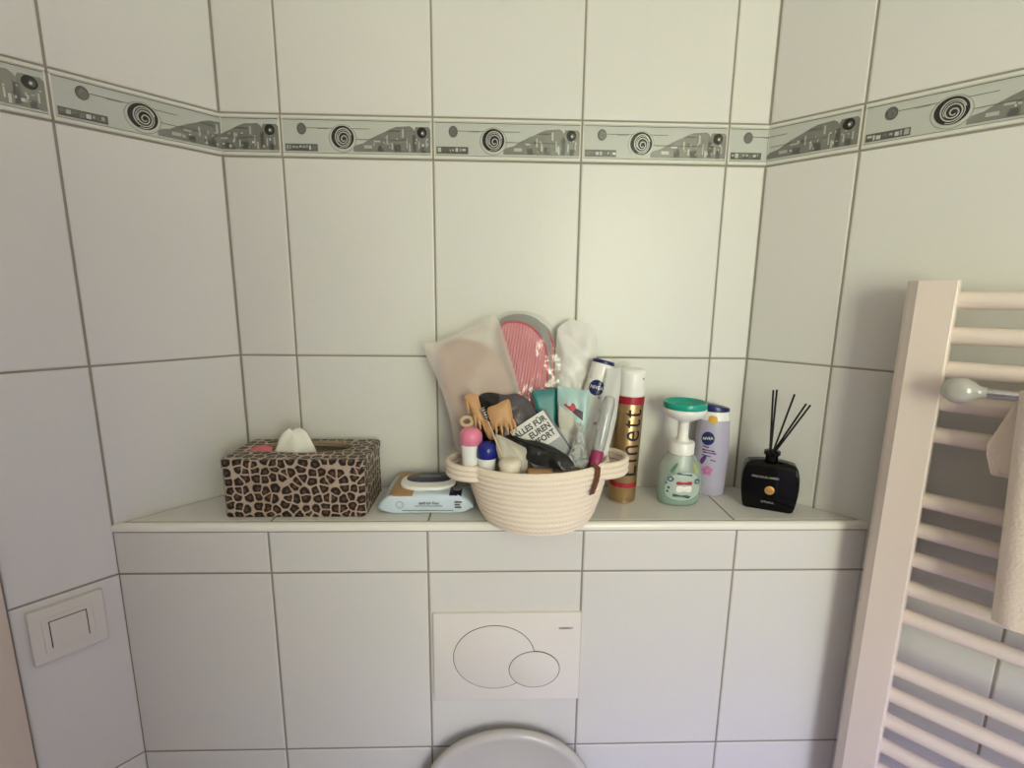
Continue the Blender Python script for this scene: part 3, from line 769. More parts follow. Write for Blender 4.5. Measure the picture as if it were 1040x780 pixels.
# ------------------------------------------------------------------ rope basket
BX, BY = .4262, -.1165
def tl(p):                                            # the soft basket sags a little to the left
    k = max(0, min(1.3, (p.z - ZS) / .1)); return Vector((p.x, p.y, p.z + (p.x - BX) * .028 * k))
t = thing('rope_basket', 'cream rope basket with two handles standing over the ledge edge', 'basket', (BX, BY, ZS))
tabA = interp([(.078, 0), (.0885, .005), (.0955, .018), (.1035, .040), (.1105, .065), (.1150, .085), (.1165, .0965)])
tabB = interp([(.076, 0), (.0860, .005), (.0890, .018), (.0880, .040), (.0855, .065), (.0855, .0965)])
bm = bmesh.new(); rings = []; NS = 72; coils = 12; HB = .0965
def brow(z, off): return [tl(Vector((BX + (tabA(z) + off) * math.cos(2 * PI * i / NS), BY + (tabB(z) + off) * math.sin(2 * PI * i / NS), ZS + z))) for i in range(NS)]
rings.append(brow(0.0005, -.02)); rings.append(brow(0.0003, 0))
for k in range(coils):
    for j in range(6):
        f = (j + .5) / 6; z = HB * (k + f) / coils
        rings.append(brow(max(.0006, z), .0036 * math.sqrt(max(0, 1 - (2 * f - 1) ** 2)) - .0022))
rings.append(brow(HB + .003, -.001)); rings.append(brow(HB + .0045, -.0035)); rings.append(brow(HB + .003, -.006))
for z in (.09, .06, .03, .012, .006): rings.append(brow(z, -.0072))
rings.append(brow(.0055, -.05))
loft(bm, rings, 0, True, True, True); mk('woven_body', bm, M['rope'], t, angle=75)
for sg in (-1, 1):
    bm = bmesh.new()
    for k in range(3):
        zz = HB - .0005 - .0085 * k
        pts = []
        for i in range(25):
            a = math.radians(-97 + 194 * i / 24)
            pts.append(tl(Vector((BX + sg * (.099 + .0455 * math.cos(a)), BY + .043 * math.sin(a), ZS + zz))))
        tube(bm, pts, .0050, 10)
    mk('handle', bm, M['rope'], t, angle=75)
bm = bmesh.new(); sfB = surf((BX, BY, ZS), tabA, tabB); ua = math.radians(46)
rows = [(.085, -.008, 0), (.0995, -.0085, 0), (.1035, -.004, 0), (.0995, .0035, .0), (.088, .0045, -.006), (.078, .0050, -.02), (.069, .0055, -.05), (.062, .0060, -.08)]
rr = [[tl(sfB(ua + s_ + dv, z, o_)) for s_ in (-.045, .045)] for z, o_, dv in rows]
r2 = [[tl(sfB(ua + s_ + dv, z + (.002 if z > .1 else 0), o_ + (.0016 if o_ > 0 else -.0016))) for s_ in (-.045, .045)] for z, o_, dv in rows]
loft(bm, [[a[0], a[1], b[1], b[0]] for a, b in zip(rr, r2)], 0, True, True, True); mk('leather_tag', bm, M['leather'], t, angle=50)

# ------------------------------------------------------------------ things in the basket
# bagged slippers leaning on the tiles
fr = lean(470, 350, -.051, 15, 4)
o = outl(fr, [(429, 348.5), (445, 347), (462, 340), (480, 331), (492, 324.5), (500, 320), (506, 324), (511, 338), (518, 362), (525, 386), (531, 410), (533, 440), (524, 462), (500, 472), (476, 472), (463, 455), (457, 425), (451, 404), (443, 383), (434, 364)])
t = thing('slipper', 'beige slipper wrapped in the frosted white bag at the back left of the basket', 'slipper', fr(*o[15], 0))
so = smooth_closed(outl(fr, [(446, 362), (452, 350), (466, 345), (484, 347), (499, 355), (510, 369), (518, 388), (522, 410), (520, 440), (505, 460), (482, 460), (468, 440), (458, 412), (450, 386)]), 84)
bm = bmesh.new(); pouch(bm, fr, so, .0050, 0, 8, p=8, nofs=.0015); mk('sole', bm, M['beige'], t, angle=60)
t = thing('plastic_bag', 'frosted white bag with pointed corner leaning at the back left of the basket', 'plastic bag', fr(*o[15], 0))
bm = bmesh.new(); pouch(bm, fr, dense_closed(o, 110), .0125, 0, 14, p=7, wr=.0035, ws=24, seed=2.0); mk('bag_film', bm, M['bagwhite'], t, angle=70)
def slipper(fr, outer, inner, lab, K, z0):
    t = thing('slipper', lab, 'slipper', fr(*K, 0), 'pink slippers')
    bm = bmesh.new(); pouch(bm, fr, outer, .004, 0, 7, p=10, back=1.6); mk('sole', bm, M['greysole'], t, angle=60)
    bm = bmesh.new(); pouch(bm, fr, inner, .0055, 0, 12, p=5, nofs=z0); mk('ribbed_upper', bm, M['pink'], t, angle=70)
    bm = bmesh.new(); pts = [fr(u, v, z0 + .0015) for u, v in inner]; tube(bm, pts + [pts[0]], .0022, 8, 0, False); mk('binding', bm, M['pinkd'], t, angle=80)
    return t
fr = lean(535, 350, -.026, 13, -3)
Kp = outl(fr, [(553, 455)])[0]
fr2 = lean(550, 350, -.0155, 12, -3)
oo = smooth_closed(outl(fr2, [(520, 345), (528, 331), (540, 326), (552, 329), (561, 340), (567, 358), (570, 390), (571, 420), (568, 450), (548, 455), (530, 440), (524, 400)]), 96)
ii = smooth_closed(outl(fr2, [(523, 347), (530, 335), (541, 330), (551, 333), (559, 343), (565, 360), (568, 390), (569, 420), (566, 446), (548, 451), (533, 437), (527, 400)]), 96)
slipper(fr2, oo, ii, 'pink slipper whose edge shows on the right, behind the other pink slipper', Kp, .003)
oo = smooth_closed(outl(fr, [(506, 345), (507, 327), (518, 320), (534, 319.5), (548, 326), (557, 339), (560, 356), (560, 390), (560, 420), (556, 450), (540, 460), (522, 452), (514, 410), (509, 375)]), 112)
ii = smooth_closed(outl(fr, [(508, 345), (510, 331), (519, 327), (532, 328.5), (544, 336), (552, 348), (556, 362), (556, 392), (555, 420), (551, 446), (539, 455), (528, 446), (520, 408), (513, 375)]), 112)
slipper(fr, oo, ii, 'pink ribbed slipper with grey sole standing upright in the basket, the front one', Kp, .003)
fr = lean(537, 350, -.0335, 13, -3)
o = outl(fr, [(504, 322), (516, 317), (535, 316.5), (551, 322), (563, 334), (569, 350), (570, 390), (570, 430), (566, 455), (540, 462), (522, 455), (513, 415), (507, 370)])
t = thing('plastic_sleeve', 'clear glossy plastic sleeve over the pink slippers', 'plastic sleeve', fr(*Kp, 0))
bm = bmesh.new(); pouch(bm, fr, dense_closed(o, 96), .0035, 0, 12, p=5, wr=.0022, ws=55, back=.2, seed=5.0, nofs=.008); mk('film', bm, M['film'], t, angle=70)
fr = lean(589, 350, -.033, 12, -4)
o = outl(fr, [(566, 334), (571, 329), (580, 324), (590, 327), (598, 328), (604, 335), (607, 345), (606, 362), (602, 384), (600, 410), (598, 440), (590, 460), (572, 462), (562, 440), (563, 390), (564, 360)])
t = thing('slipper', 'white cloth slipper inside the frosted bag at the back right of the basket', 'slipper', fr(*o[11], 0))
so = smooth_closed(outl(fr, [(570, 340), (578, 331), (588, 334), (594, 345), (596, 365), (595, 400), (592, 440), (580, 455), (570, 440), (567, 390), (567, 358)]), 80)
bm = bmesh.new(); pouch(bm, fr, so, .006, 0, 8, p=5); mk('sole', bm, M['whitecloth'], t, angle=60)
t = thing('plastic_bag', 'frosted white bag standing at the back right of the basket', 'plastic bag', fr(*o[11], 0))
bm = bmesh.new(); pouch(bm, fr, dense_closed(o, 100), .011, 0, 14, p=3, wr=.0075, ws=38, seed=9.0, ); mk('bag_film', bm, M['bagclear'], t, angle=70)

# deodorant spray can, tilted
p0 = at(593, 440, -.076); p1 = at(613.2, 367, -.064); ax = (p1 - p0).normalized(); Lc = (p1 - p0).length
T = Matrix.Translation(p0) @ Vector((0, 0, 1)).rotation_difference(ax).to_matrix().to_4x4()
t = thing('deodorant_can', 'white spray can with navy cap top tilted in the basket', 'spray can', p0 - ax * .04)
Rr = .0200
bm = bmesh.new(); lathe(bm, [(Rr - .002, -.04), (Rr, -.038), (Rr, Lc - .034), (Rr - .001, Lc - .033)], seg=40); mkT('can', bm, M['white'], t, T)
bm = bmesh.new(); lathe(bm, [(Rr - .001, Lc - .033), (Rr - .0005, Lc - .031), (Rr - .001, Lc - .006), (Rr - .0015, Lc - .0045)], seg=40); mkT('cap', bm, M['white'], t, T)
bm = bmesh.new(); lathe(bm, [(Rr - .001, Lc - .0045), (Rr - .001, Lc), (Rr - .003, Lc + .002), (.004, Lc + .0025)], seg=40); mkT('cap_top', bm, M['navy'], t, T)
sf = surf((0, 0, 0), Rr, Rr, 0)
zl = Lc - .0455
bm = bmesh.new(); decal(bm, sf, ell(-.0045, zl, .0130, .0130, 40), 0, .0004, Rr, 5, T); em = mk('emblem', bm, M['navy'], t)
bm = bmesh.new(); round_text(bm, sf, 'NIVEA', .0080, Rr, -.0045, zl, .0008, 0, .0001, .95, 1, T=T); mk('lettering', bm, M['white'], em, smooth=False)

# teal sachet, pale aqua sachet, grey sewing kit, silver tube
def sheet_thing(name, lab, cat, part, fr, pts, th, mat, K=6, p=6, wr=0.0, ws=40, seed=0, dense=True, n=72):
    o = outl(fr, pts); cx_, cy_ = sum(a for a, _ in o) / len(o), min(b for _, b in o)
    t = thing(name, lab, cat, fr(cx_, cy_, 0))
    bm = bmesh.new(); pouch(bm, fr, (dense_closed if dense else smooth_closed)(o, n), th, 0, K, p=p, wr=wr, ws=ws, seed=seed)
    mk(part, bm, mat, t, angle=60); return t
fr = lean(553, 410, -.092, 12, 3)
t = sheet_thing('sachet', 'plain teal sachet standing in the middle of the basket', 'sachet', 'pouch', fr, [(540, 397), (566, 394), (566, 430), (565, 456), (548, 456), (545, 418)], .0022, M['tealpack'], wr=.0008)
fr = lean(582, 415, -.106, 12, -4)
o = outl(fr, [(566, 391), (581, 394), (599, 397.5), (598, 420), (594, 440), (589, 466), (570, 466), (567, 428)])
t = thing('sachet', 'pale aqua see-through sachet right of the teal one', 'sachet', fr(o[5][0], o[5][1], 0))
bm = bmesh.new(); pouch(bm, fr, dense_closed(o, 80), .003, 0, 8, p=5, wr=.0022, ws=60, seed=3); mk('pouch', bm, M['aqua'], t, angle=60)
fr = lean(578, 428, -.112, 14, 0)
t = thing('sewing_kit', 'grey-white paper kit with red and plum print in front of the aqua sachet', 'kit', fr(*outl(fr, [(575, 452)])[0], 0))
bm = bmesh.new(); prism(bm, fr, outl(fr, [(567.5, 411), (592, 430), (589, 440), (585, 452), (570, 440), (567, 428)]), -.0025, .0015, 0, bev=.0006); mk('wrapper', bm, M['sachet'], t, angle=30)
bm = bmesh.new(); prism(bm, fr, outl(fr, [(572, 411), (576, 408.5), (583, 410), (585, 414), (582, 418.5), (579, 417)]), -.0018, .0030, 0, bev=.0006); mk('red_spool', bm, M['cherry'], t, angle=30)
bm = bmesh.new(); prism(bm, fr, outl(fr, [(581, 418.5), (584.5, 414.5), (592, 418.5), (591.5, 427.5)]), -.0018, .0022, 0, bev=.0005); mk('plum_spool', bm, M['plum'], t, angle=30)
fr = lean(577, 445, -.120, 25, 0)
t = sheet_thing('flat_tube', 'small silver-white flat tube beside the lettered card', 'tube', 'tube_body', fr, [(568, 432), (571, 431.5), (589, 447), (588, 451), (582, 458), (578, 459), (566, 440)], .0045, M['silverpack'], p=3)
# frosted sleeve with dots, clear tube with berry cap, crumpled foil
fr = lean(612, 430, -.112, 14, -12)
o = outl(fr, [(617, 375), (631, 373), (630, 395), (626, 425), (619, 455), (612, 475), (598, 476), (600, 455), (607, 420)])
t = thing('plastic_sleeve', 'frosted sleeve with grey dots standing at the right of the basket', 'plastic sleeve', fr(*o[5], 0))
bm = bmesh.new(); pouch(bm, fr, dense_closed(o, 80), .0028, 0, 7, p=4, wr=.0012, ws=50, seed=7); sl = mk('film', bm, M['frostpack'], t, angle=60)
for (x, y) in ((610.5, 417.5), (604.5, 430), (613, 446), (608, 404)):
    bm = bmesh.new(); u, v = outl(fr, [(x, y)])[0]; prism(bm, fr, ell(u, v, .0028, .0026, 10), .003, .0042); mk('dot_print', bm, M['dot'], sl)
p0 = at(604.5, 470, -.150); p1 = at(620, 402, -.124); ax = (p1 - p0).normalized(); Lc = (p1 - p0).length
T = Matrix.Translation(p0) @ Vector((0, 0, 1)).rotation_difference(ax).to_matrix().to_4x4()
t = thing('travel_bottle', 'clear slim bottle upside down on a berry red cap in the basket', 'bottle', p0 - ax * .02)
bm = bmesh.new(); lathe(bm, [(.0092, -.020), (.0100, -.018), (.0100, .018), (.0088, .0195)], seg=28); mkT('screw_cap', bm, M['berry'], t, T)
bm = bmesh.new(); lathe(bm, [(.0085, .0195), (.0102, .024), (.0102, Lc - .012), (.0075, Lc - .002), (.003, Lc)], seg=28); mkT('clear_body', bm, M['clearbody'], t, T)
bm = bmesh.new(); tube(bm, [T @ Vector((.002, -.001, .022)), T @ Vector((-.001, .001, Lc * .6)), T @ Vector((-.003, .0, Lc - .006))], .0028, 10); mk('inner_brush', bm, M['graytxt'], t)
fr = lean(588, 458, -.150, 20, 0)
t = thing('foil_wrapper', 'crumpled clear foil wrapper beside the berry red cap', 'wrapper', fr(*outl(fr, [(586, 476)])[0], 0))
o = outl(fr, [(583, 446), (590, 428), (594, 436), (594, 452), (598, 468), (594, 477), (582, 475), (572, 466), (578, 462)])
bm = bmesh.new(); pouch(bm, fr, dense_closed(o, 90), .007, 0, 12, p=2, wr=.007, ws=95, seed=11); mk('crumpled_film', bm, M['crumple'], t, angle=25)

# lettered card
fr = lean(552, 440, -.128, 24, 0)
TLc, TRc = outl(fr, [(521.5, 436), (551.5, 416.5)]); dirv = (Vector(TRc) - Vector(TLc)).normalized(); A_ = math.atan2(dirv.y, dirv.x)
U2 = fr.U * math.cos(A_) + fr.V * math.sin(A_); V2 = -fr.U * math.sin(A_) + fr.V * math.cos(A_)
CF = Fr(fr(*TRc, 0), U2, V2)
t = thing('lettered_card', 'white card with dark capital lettering slanting in the middle of the basket', 'card', CF(-.03, -.085, 0))
bm = bmesh.new(); prism(bm, CF, rrect(-.064, .0, -.086, 0, .001), -.0035, .0, 0); prism(bm, CF, rrect(-.064, .0046, -.090, .0008, .0015), -.010, -.0035, 1)
for f in bm.faces:
    if f.material_index == 0 and (f.calc_center_median() - CF.o).dot(CF.N) > -.001: pass
mk('card', bm, [M['card'], M['cardframe']], t, angle=30)
bm = bmesh.new(); prism(bm, CF, [(-.064, -.086), (-.0005, -.086), (-.0005, -.050), (-.064, -.050)], -.001, .0003); mk('grey_band', bm, M['cardgrey'], t)
bm = bmesh.new()
for k, s_ in enumerate(('ALLES FÜR', 'EUREN', 'KOMFORT')): put_text(bm, CF, s_, .0136, -.0035, -.0118 - .0132 * k, .0006, bold=.0004, sx=.92, align='RIGHT')
mk('lettering', bm, M['cardtext'], t, smooth=False)

# grey satin eye mask bunched behind the clips
fr = lean(518, 415, -.098, 20, 0)
o = outl(fr, [(486, 408), (488, 401), (496, 398.5), (505, 399.5), (514, 401), (524, 399.5), (533, 403), (540, 411), (545, 424), (546, 445), (520, 455), (492, 450), (486, 430)])
t = thing('eye_mask', 'bunched grey satin eye mask behind the tan hair claw', 'eye mask', fr(*o[10], 0))
bm = bmesh.new(); pouch(bm, fr, smooth_closed(o, 90), .014, 0, 12, p=2.2, wr=.006, ws=55, seed=4)
for f in bm.faces:
    if fr.uv(f.calc_center_median())[0] < outl(fr, [(507, 405)])[0][0]: f.material_index = 1
mk('satin_pad', bm, [M['satin'], M['blacks']], t, angle=70)

# tan hair claw: two jaws with teeth round a spring
fr = lean(497, 420, -.128, 16, 0)
t = thing('hair_claw', 'tan hair claw clip with curved teeth above the round deodorant caps', 'hair clip', fr(*outl(fr, [(497, 447)])[0], 0))
def jaw(pts, teeth, th, nofs, sd):
    bm = bmesh.new(); o = smooth_closed(outl(fr, pts), 60); pouch(bm, fr, o, th, 0, 7, p=3, wr=.0018, ws=70, seed=sd, nofs=nofs)
    for a, b in teeth:
        (u0, v0), (u1, v1) = outl(fr, [a, b])
        tube(bm, [fr(u0, v0, nofs + .002), fr((u0 + u1) / 2 + .0006, (v0 + v1) / 2, nofs + .005), fr(u1, v1, nofs + .002)], [.0026, .0022, .0011], 8)
    mk('jaw', bm, M['tan'], t, angle=60)
jaw([(471.5, 404), (475, 400.5), (484, 400.5), (487, 408), (490, 419), (494, 428), (490, 431.5), (484, 427.5), (479, 419), (474, 410)], [((482, 422), (483.5, 433)), ((486, 426), (488, 436)), ((490, 428), (493, 438)), ((474, 408), (476, 420))], .0055, 0, 1)
jaw([(495, 415.5), (504, 411), (514, 406), (517.6, 407.2), (519.5, 416), (521.3, 427), (522, 434), (514, 434), (506, 433), (501, 437), (498, 428)], [((503, 430), (504.5, 443.5)), ((508, 430), (510.5, 443)), ((513, 430), (516.5, 441.5)), ((517.5, 428), (520.5, 440.5)), ((520.5, 426), (524.5, 438.5))], .0060, .004, 2)
jaw([(490.5, 428), (496, 427.5), (500, 436), (502.5, 444), (499, 447), (494, 442)], [], .004, -.002, 3)
bm = bmesh.new(); c0, c1 = outl(fr, [(489.5, 414.5), (495, 426)]); pts = []
for i in range(60):
    f = i / 59; a = 2 * PI * 5 * f; u, v = c0[0] + (c1[0] - c0[0]) * f, c0[1] + (c1[1] - c0[1]) * f
    pts.append(fr(u + .0040 * math.cos(a), v + .0012 * math.cos(a), .006 + .0040 * math.sin(a)))
tube(bm, pts, .0007, 6); mk('spring', bm, M['chrome'], t, angle=80)
c = at(474, 428, -.130)
t = thing('hair_tie', 'small pale hair tie behind the pink cap', 'hair tie', c)
bm = bmesh.new(); pts = [c + Vector((.0085 * math.cos(a), .004 * math.sin(a), .006 * math.sin(a))) for a in [2 * PI * i / 40 for i in range(41)]]
tube(bm, pts, .0030, 10, 0, False); mk('ring', bm, M['wood'], t, angle=80)

# roll-on deodorants
def rollon(px, py, Y, lab, mat, hw_, hh, lenb, name):
    c = at(px, py, Y); t = thing('roll_on', lab, 'deodorant', c - Vector((0, 0, lenb)))
    bm = bmesh.new(); lathe(bm, [(hw_ * .70, -lenb), (hw_ * .78, -lenb + .002), (hw_ * .80, -hh * .85), (hw_ * .88, -hh * .55), (hw_ * .88, -hh * .35)], c, 32); mk('bottle', bm, M['white'], t, angle=50)
    pr = [(hw_ * .90, -hh * .40), (hw_, -hh * .36)] + [(hw_ * math.cos(a) ** .7 if a < 1.55 else .0006, hh * .02 + hh * .52 * math.sin(a)) for a in [PI / 2 * i / 10 for i in range(11)]]
    bm = bmesh.new(); lathe(bm, pr, c, 36); mk('dome_cap', bm, mat, t, angle=60)
    return t
rollon(478.3, 443.5, -.142, 'roll-on deodorant with pink dome cap at the left of the basket', M['pinkcap'], .0178, .028, .048, 'pink')
rollon(494.6, 457.5, -.150, 'roll-on deodorant with dark blue dome cap at the left of the basket', M['bluecap'], .0164, .027, .042, 'blue')
# grey sachet, thin wooden stick, cream tub, kraft soap, black pouch
fr = lean(520, 458, -.160, 14, 4)
sheet_thing('sachet', 'dull grey sachet standing between blue cap and black pouch', 'sachet', 'pouch', fr, [(503, 441), (508, 442), (534, 455), (536.5, 462), (535, 480), (512, 484), (508, 470), (504, 456)], .0022, M['greypack'], wr=.0012, ws=60)
a, b = at(496, 428, -.152), at(511.5, 468, -.166); t = thing('wooden_stick', 'thin pale stick leaning in front of the tan hair claw', 'stick', b)
bm = bmesh.new(); tube(bm, [a, (a + b) / 2 + Vector((0, -.001, 0)), b], .0013, 10); mk('shaft', bm, M['wood'], t, angle=60)
c = at(518, 472, -.172); t = thing('cream_tub', 'small cream lidded tub at the front rim beside the blue cap', 'tub', c - Vector((0, 0, .022)))
bm = bmesh.new(); lathe(bm, [(.012, -.022), (.0145, -.020), (.0155, -.004), (.0148, -.002)], c, 32); mk('tub', bm, M['cream'], t, angle=50)
bm = bmesh.new(); rings = []
for r, z in ((.0160, -.003), (.0168, -.001), (.0168, .004), (.0150, .0075), (.0105, .0095), (.004, .0100)):
    rings.append([c + Vector(((r + .0005 * (k % 2)) * math.cos(2 * PI * k / 44), (r + .0005 * (k % 2)) * math.sin(2 * PI * k / 44), z)) for k in range(44)])
loft(bm, rings, 0, True, True, True); mk('screw_lid', bm, M['cream'], t, angle=40)
c = at(548, 478, -.176); t = thing('soap_bar', 'tan wrapped soap bar under the black pouch at the front rim', 'soap', c)
bm = bmesh.new(); box(bm, c.x - .018, c.x + .020, c.y - .009, c.y + .012, c.z - .020, c.z + .0015, bev=.004, seg=3); mk('wrapped_bar', bm, M['kraft'], t)
fr = lean(545, 462, -.160, 40, -8)
o = outl(fr, [(517, 444.5), (523, 442.5), (532, 446), (548, 448.5), (560, 453), (570, 458.5), (578, 464), (583, 473), (576, 478), (566, 477), (556, 474), (544, 472), (534, 466), (527, 458), (521, 451)])
t = thing('cosmetic_pouch', 'crumpled black pouch lying over the front rim of the basket contents', 'pouch', fr(*o[9], 0))
bm = bmesh.new(); pouch(bm, fr, smooth_closed(o, 100), .0085, 0, 10, p=2.2, wr=.0045, ws=75, seed=6); pp = mk('pouch_body', bm, M['blackbag'], t, angle=60)
bm = bmesh.new(); q = outl(fr, [(524, 447), (536, 452), (550, 456), (564, 462)]); tube(bm, [fr(u, v, .0085) for u, v in q], .0012, 8); mk('drawstring', bm, M['blacks'], t, angle=60)

# ------------------------------------------------------------------ golden hairspray
c = Vector((.5846, -.0545, ZS)); HE = 1.3185 - ZS; R = .0243
t = thing('hairspray_can', 'tall gold hairspray can with white cap and red bands, upright lettering', 'spray can', c)
T = tilt(c, 0, 1.9, 0)
bm = bmesh.new(); lathe(bm, [(R - .0025, .0003), (R - .0003, .002), (R - .0008, .005), (R, .007), (R, .1890), (R - .0012, .1915)], c, 56); mkT('can', bm, M['gold'], t, T)
bm = bmesh.new(); lathe(bm, [(R - .0008, .1910), (R - .0004, .1925), (R - .0006, .2270), (R - .0015, .2330), (R - .005, .2365), (R - .009, .2372)], c, 56); cp_ = mkT('cap', bm, M['white'], t, T)
sf = surf(c, R, R)
for z0, z1 in ((.1775, .1905), (.0290, .0375)):
    bm = bmesh.new(); band(bm, sf, z0, z1, 0, .0002, n=56, T=T); bmesh.ops.remove_doubles(bm, verts=bm.verts, dist=1e-6); mk('red_band', bm, M['red'], t, angle=60)
for z0, z1 in ((.1650, .1660), (.1690, .1696), (.0175, .0182), (.0225, .0232), (.0125, .0130)):
    bm = bmesh.new(); band(bm, sf, z0, z1, 0, .00025, -1.1, 1.1, 24, T); bmesh.ops.remove_doubles(bm, verts=bm.verts, dist=1e-6); mk('pale_stripe', bm, M['goldpale'], t, angle=60)
bm = bmesh.new(); round_text(bm, sf, 'Elnett', .040, R, .0015, .1090, .0004, PI / 2, .0001, 1.12, 1.30, 0, 1.14, T); mk('lettering', bm, M['black'], t, smooth=False)
bm = bmesh.new(); round_text(bm, surf(c, R - .0005, R - .0005), 'II', .006, R, .0165, .2225, .0003, PI / 2, .0002, 1, 1, T=T); mk('cap_print', bm, M['black'], t, smooth=False)

# ------------------------------------------------------------------ foaming soap with flower pump
c = Vector((.6825, -.0680, ZS)); t = thing('foam_soap_bottle', 'mint soap bottle with white pump and round teal top on the ledge', 'soap bottle', c)
wx = interp([(.0330, 0), (.0360, .004), (.0392, .020), (.0404, .036), (.0392, .052), (.0350, .070), (.0270, .084), (.0225, .0905)])
wy = interp([(.0215, 0), (.0238, .004), (.0258, .020), (.0262, .036), (.0255, .052), (.0240, .070), (.0222, .084), (.0210, .0905)])
def oval(zs, off=0.0, n=48): return [[c + Vector(((wx(z) + off) * math.cos(2 * PI * k / n), (wy(z) + off) * math.sin(2 * PI * k / n), z)) for k in range(n)] for z in zs]
bm = bmesh.new(); loft(bm, oval([.0004, .002, .004, .012, .020, .028, .036, .044, .052, .060, .070, .078, .084, .0905]), 0, True, True, True); mk('bottle', bm, M['mint'], t, angle=60)
bm = bmesh.new(); loft(bm, oval([.004, .010, .017, .024], -.0025), 0, True, True, True); mk('liquid_soap', bm, M['soap'], t, angle=60)
sf = surf(c, wx, wy); R = .036
bm = bmesh.new()
decal(bm, sf, smooth_closed([(-.028, .018), (-.030, .040), (-.020, .056), (.0, .062), (.018, .058), (.026, .042), (.026, .022), (.0, .012)], 48), 0, .0004, R, 5)
lb = mk('label', bm, M['frost'], t, angle=60)
bm = bmesh.new()
decal(bm, sf, [(-.013, .0585), (.012, .0555), (.012, .0592), (-.013, .0622)], 0, .0008, R)
decal(bm, sf, [(-.018, .0185), (.008, .0155), (.012, .0195), (.004, .0225), (-.017, .0245)], 0, .0008, R)
for (u, v, r) in ((-.0225, .050, .0055), (.0215, .0455, .0055)):
    o0, o1 = ell(u, v, r, r * .85, 24), ell(u, v, r * .5, r * .42, 24)
    loft(bm, [[sf(x / R, y, .0008) for x, y in o0], [sf(x / R, y, .0009) for x, y in o1]])
for (u, v, r) in ((-.0245, .0345, .0024), (-.0265, .0275, .0022), (-.029, .042, .0018)): decal(bm, sf, ell(u, v, r, r, 12), 0, .0008, R)
mk('dark_print', bm, M['labelteal'], lb, smooth=False)
bm = bmesh.new(); decal(bm, sf, rrect(-.013, .012, .0405, .0465, .0028), 0, .0009, R, 4); mk('red_print', bm, M['red'], lb, smooth=False)
bm = bmesh.new(); decal(bm, sf, rrect(-.0125, .0115, .0270, .0385, .004), 0, .0007, R, 4); mk('pale_print', bm, M['white'], lb, smooth=False)
bm = bmesh.new(); decal(bm, sf, smooth_closed([(-.026, .064), (-.018, .078), (-.014, .076), (-.020, .062)], 20), 0, .0005, R); mk('leaf_print', bm, M['leafgreen'], t, smooth=False)
bm = bmesh.new(); decal(bm, sf, smooth_closed([(.018, .064), (.017, .080), (.021, .076), (.026, .060)], 20), 0, .0005, R); mk('lime_print', bm, M['lime'], t, smooth=False)
bm = bmesh.new(); lathe(bm, [(.0190, .0910), (.0213, .0915), (.0216, .1100), (.0205, .1118), (.0120, .1130), (.0100, .1150)], c, 44); mk('collar', bm, M['white'], t, angle=45)
bm = bmesh.new(); lathe(bm, [(.0150, .045), (.0160, .046), (.0165, .088), (.0150, .0895)], c, 32); mk('foam_chamber', bm, M['white'], t, angle=45)
bm = bmesh.new(); lathe(bm, [(.0115, .1140), (.0090, .1200), (.0086, .1440), (.0100, .1480), (.0200, .1520), (.0300, .1570), (.0352, .1640), (.0366, .1710), (.0355, .1720), (.010, .1720)], c + Vector((0.0005, 0, 0)), 48)
pm_ = mk('pump_head', bm, M['white'], t, angle=60)
bm = bmesh.new(); lathe(bm, [(.0355, .1712), (.0362, .1725), (.0364, .1800), (.0352, .1825), (.0335, .1822), (.0300, .1760), (.0220, .1735), (.0050, .1725)], c + Vector((.0005, 0, 0)), 48); mk('teal_top', bm, M['teal'], pm_, angle=50)

# ------------------------------------------------------------------ lavender shower gel behind the foam soap
c = Vector((.7535, -.0300, ZS)); t = thing('shower_gel', 'lavender shower gel bottle with navy flip cap behind the mint soap bottle', 'shower gel', c)
wx = interp([(.0255, 0), (.0275, .004), (.0292, .03), (.0300, .07), (.0292, .11), (.0272, .140), (.0250, .152)])
wy = interp([(.0165, 0), (.0185, .004), (.0195, .03), (.0198, .07), (.0192, .11), (.0180, .140), (.0170, .152)])
YG = math.radians(-14)
sf = surf(c, wx, wy, YG)
def rings_of(sf, zs, n=48, off=0.0): return [[sf(2 * PI * k / n, z, off) for k in range(n)] for z in zs]
bm = bmesh.new(); loft(bm, rings_of(sf, [.0004, .002, .004, .016, .03, .05, .07, .09, .11, .126, .140, .1415]), 0, True, True, True); mk('bottle', bm, M['lavender'], t, angle=60)
bm = bmesh.new(); loft(bm, rings_of(sf, [.1415, .1425, .152, .1575]), 0, True, True, True); mk('collar', bm, M['white'], t, angle=60)
bm = bmesh.new(); sfc = surf(c, .0252, .0172, YG)
rg = rings_of(sfc, [0.1575, .1590, .1645, .1665, .1672]); 
for k, ring in enumerate(rg):
    for p in ring:
        if k >= 2: p.z -= (p.x - c.x) * .16 - .001
    if k >= 3:
        m_ = c.copy()
        for p in ring: p.x += (m_.x - p.x) * (.05 if k == 3 else .15); p.y += (m_.y - p.y) * (.05 if k == 3 else .15)
loft(bm, rg, 0, True, True, True); mk('flip_cap', bm, M['navy'], t, angle=50)
R = .030
bm = bmesh.new(); decal(bm, sf, ell(-.0115, .1090, .0118, .0125, 40), 0, .0004, R, 5); em = mk('emblem', bm, M['navy'], t, smooth=False)
bm = bmesh.new(); round_text(bm, sf, 'NIVEA', .0068, R, -.0115, .1090, .0008, .12, .0001, .95, 1); mk('lettering', bm, M['white'], em, smooth=False)
bm = bmesh.new(); decal(bm, sf, smooth_closed([(-.012, .139), (.002, .1375), (.003, .145), (.000, .150), (-.011, .151), (-.014, .145)], 24), 0, .0012, R); mk('sticker', bm, M['yellow'], t, smooth=False)
bm = bmesh.new()
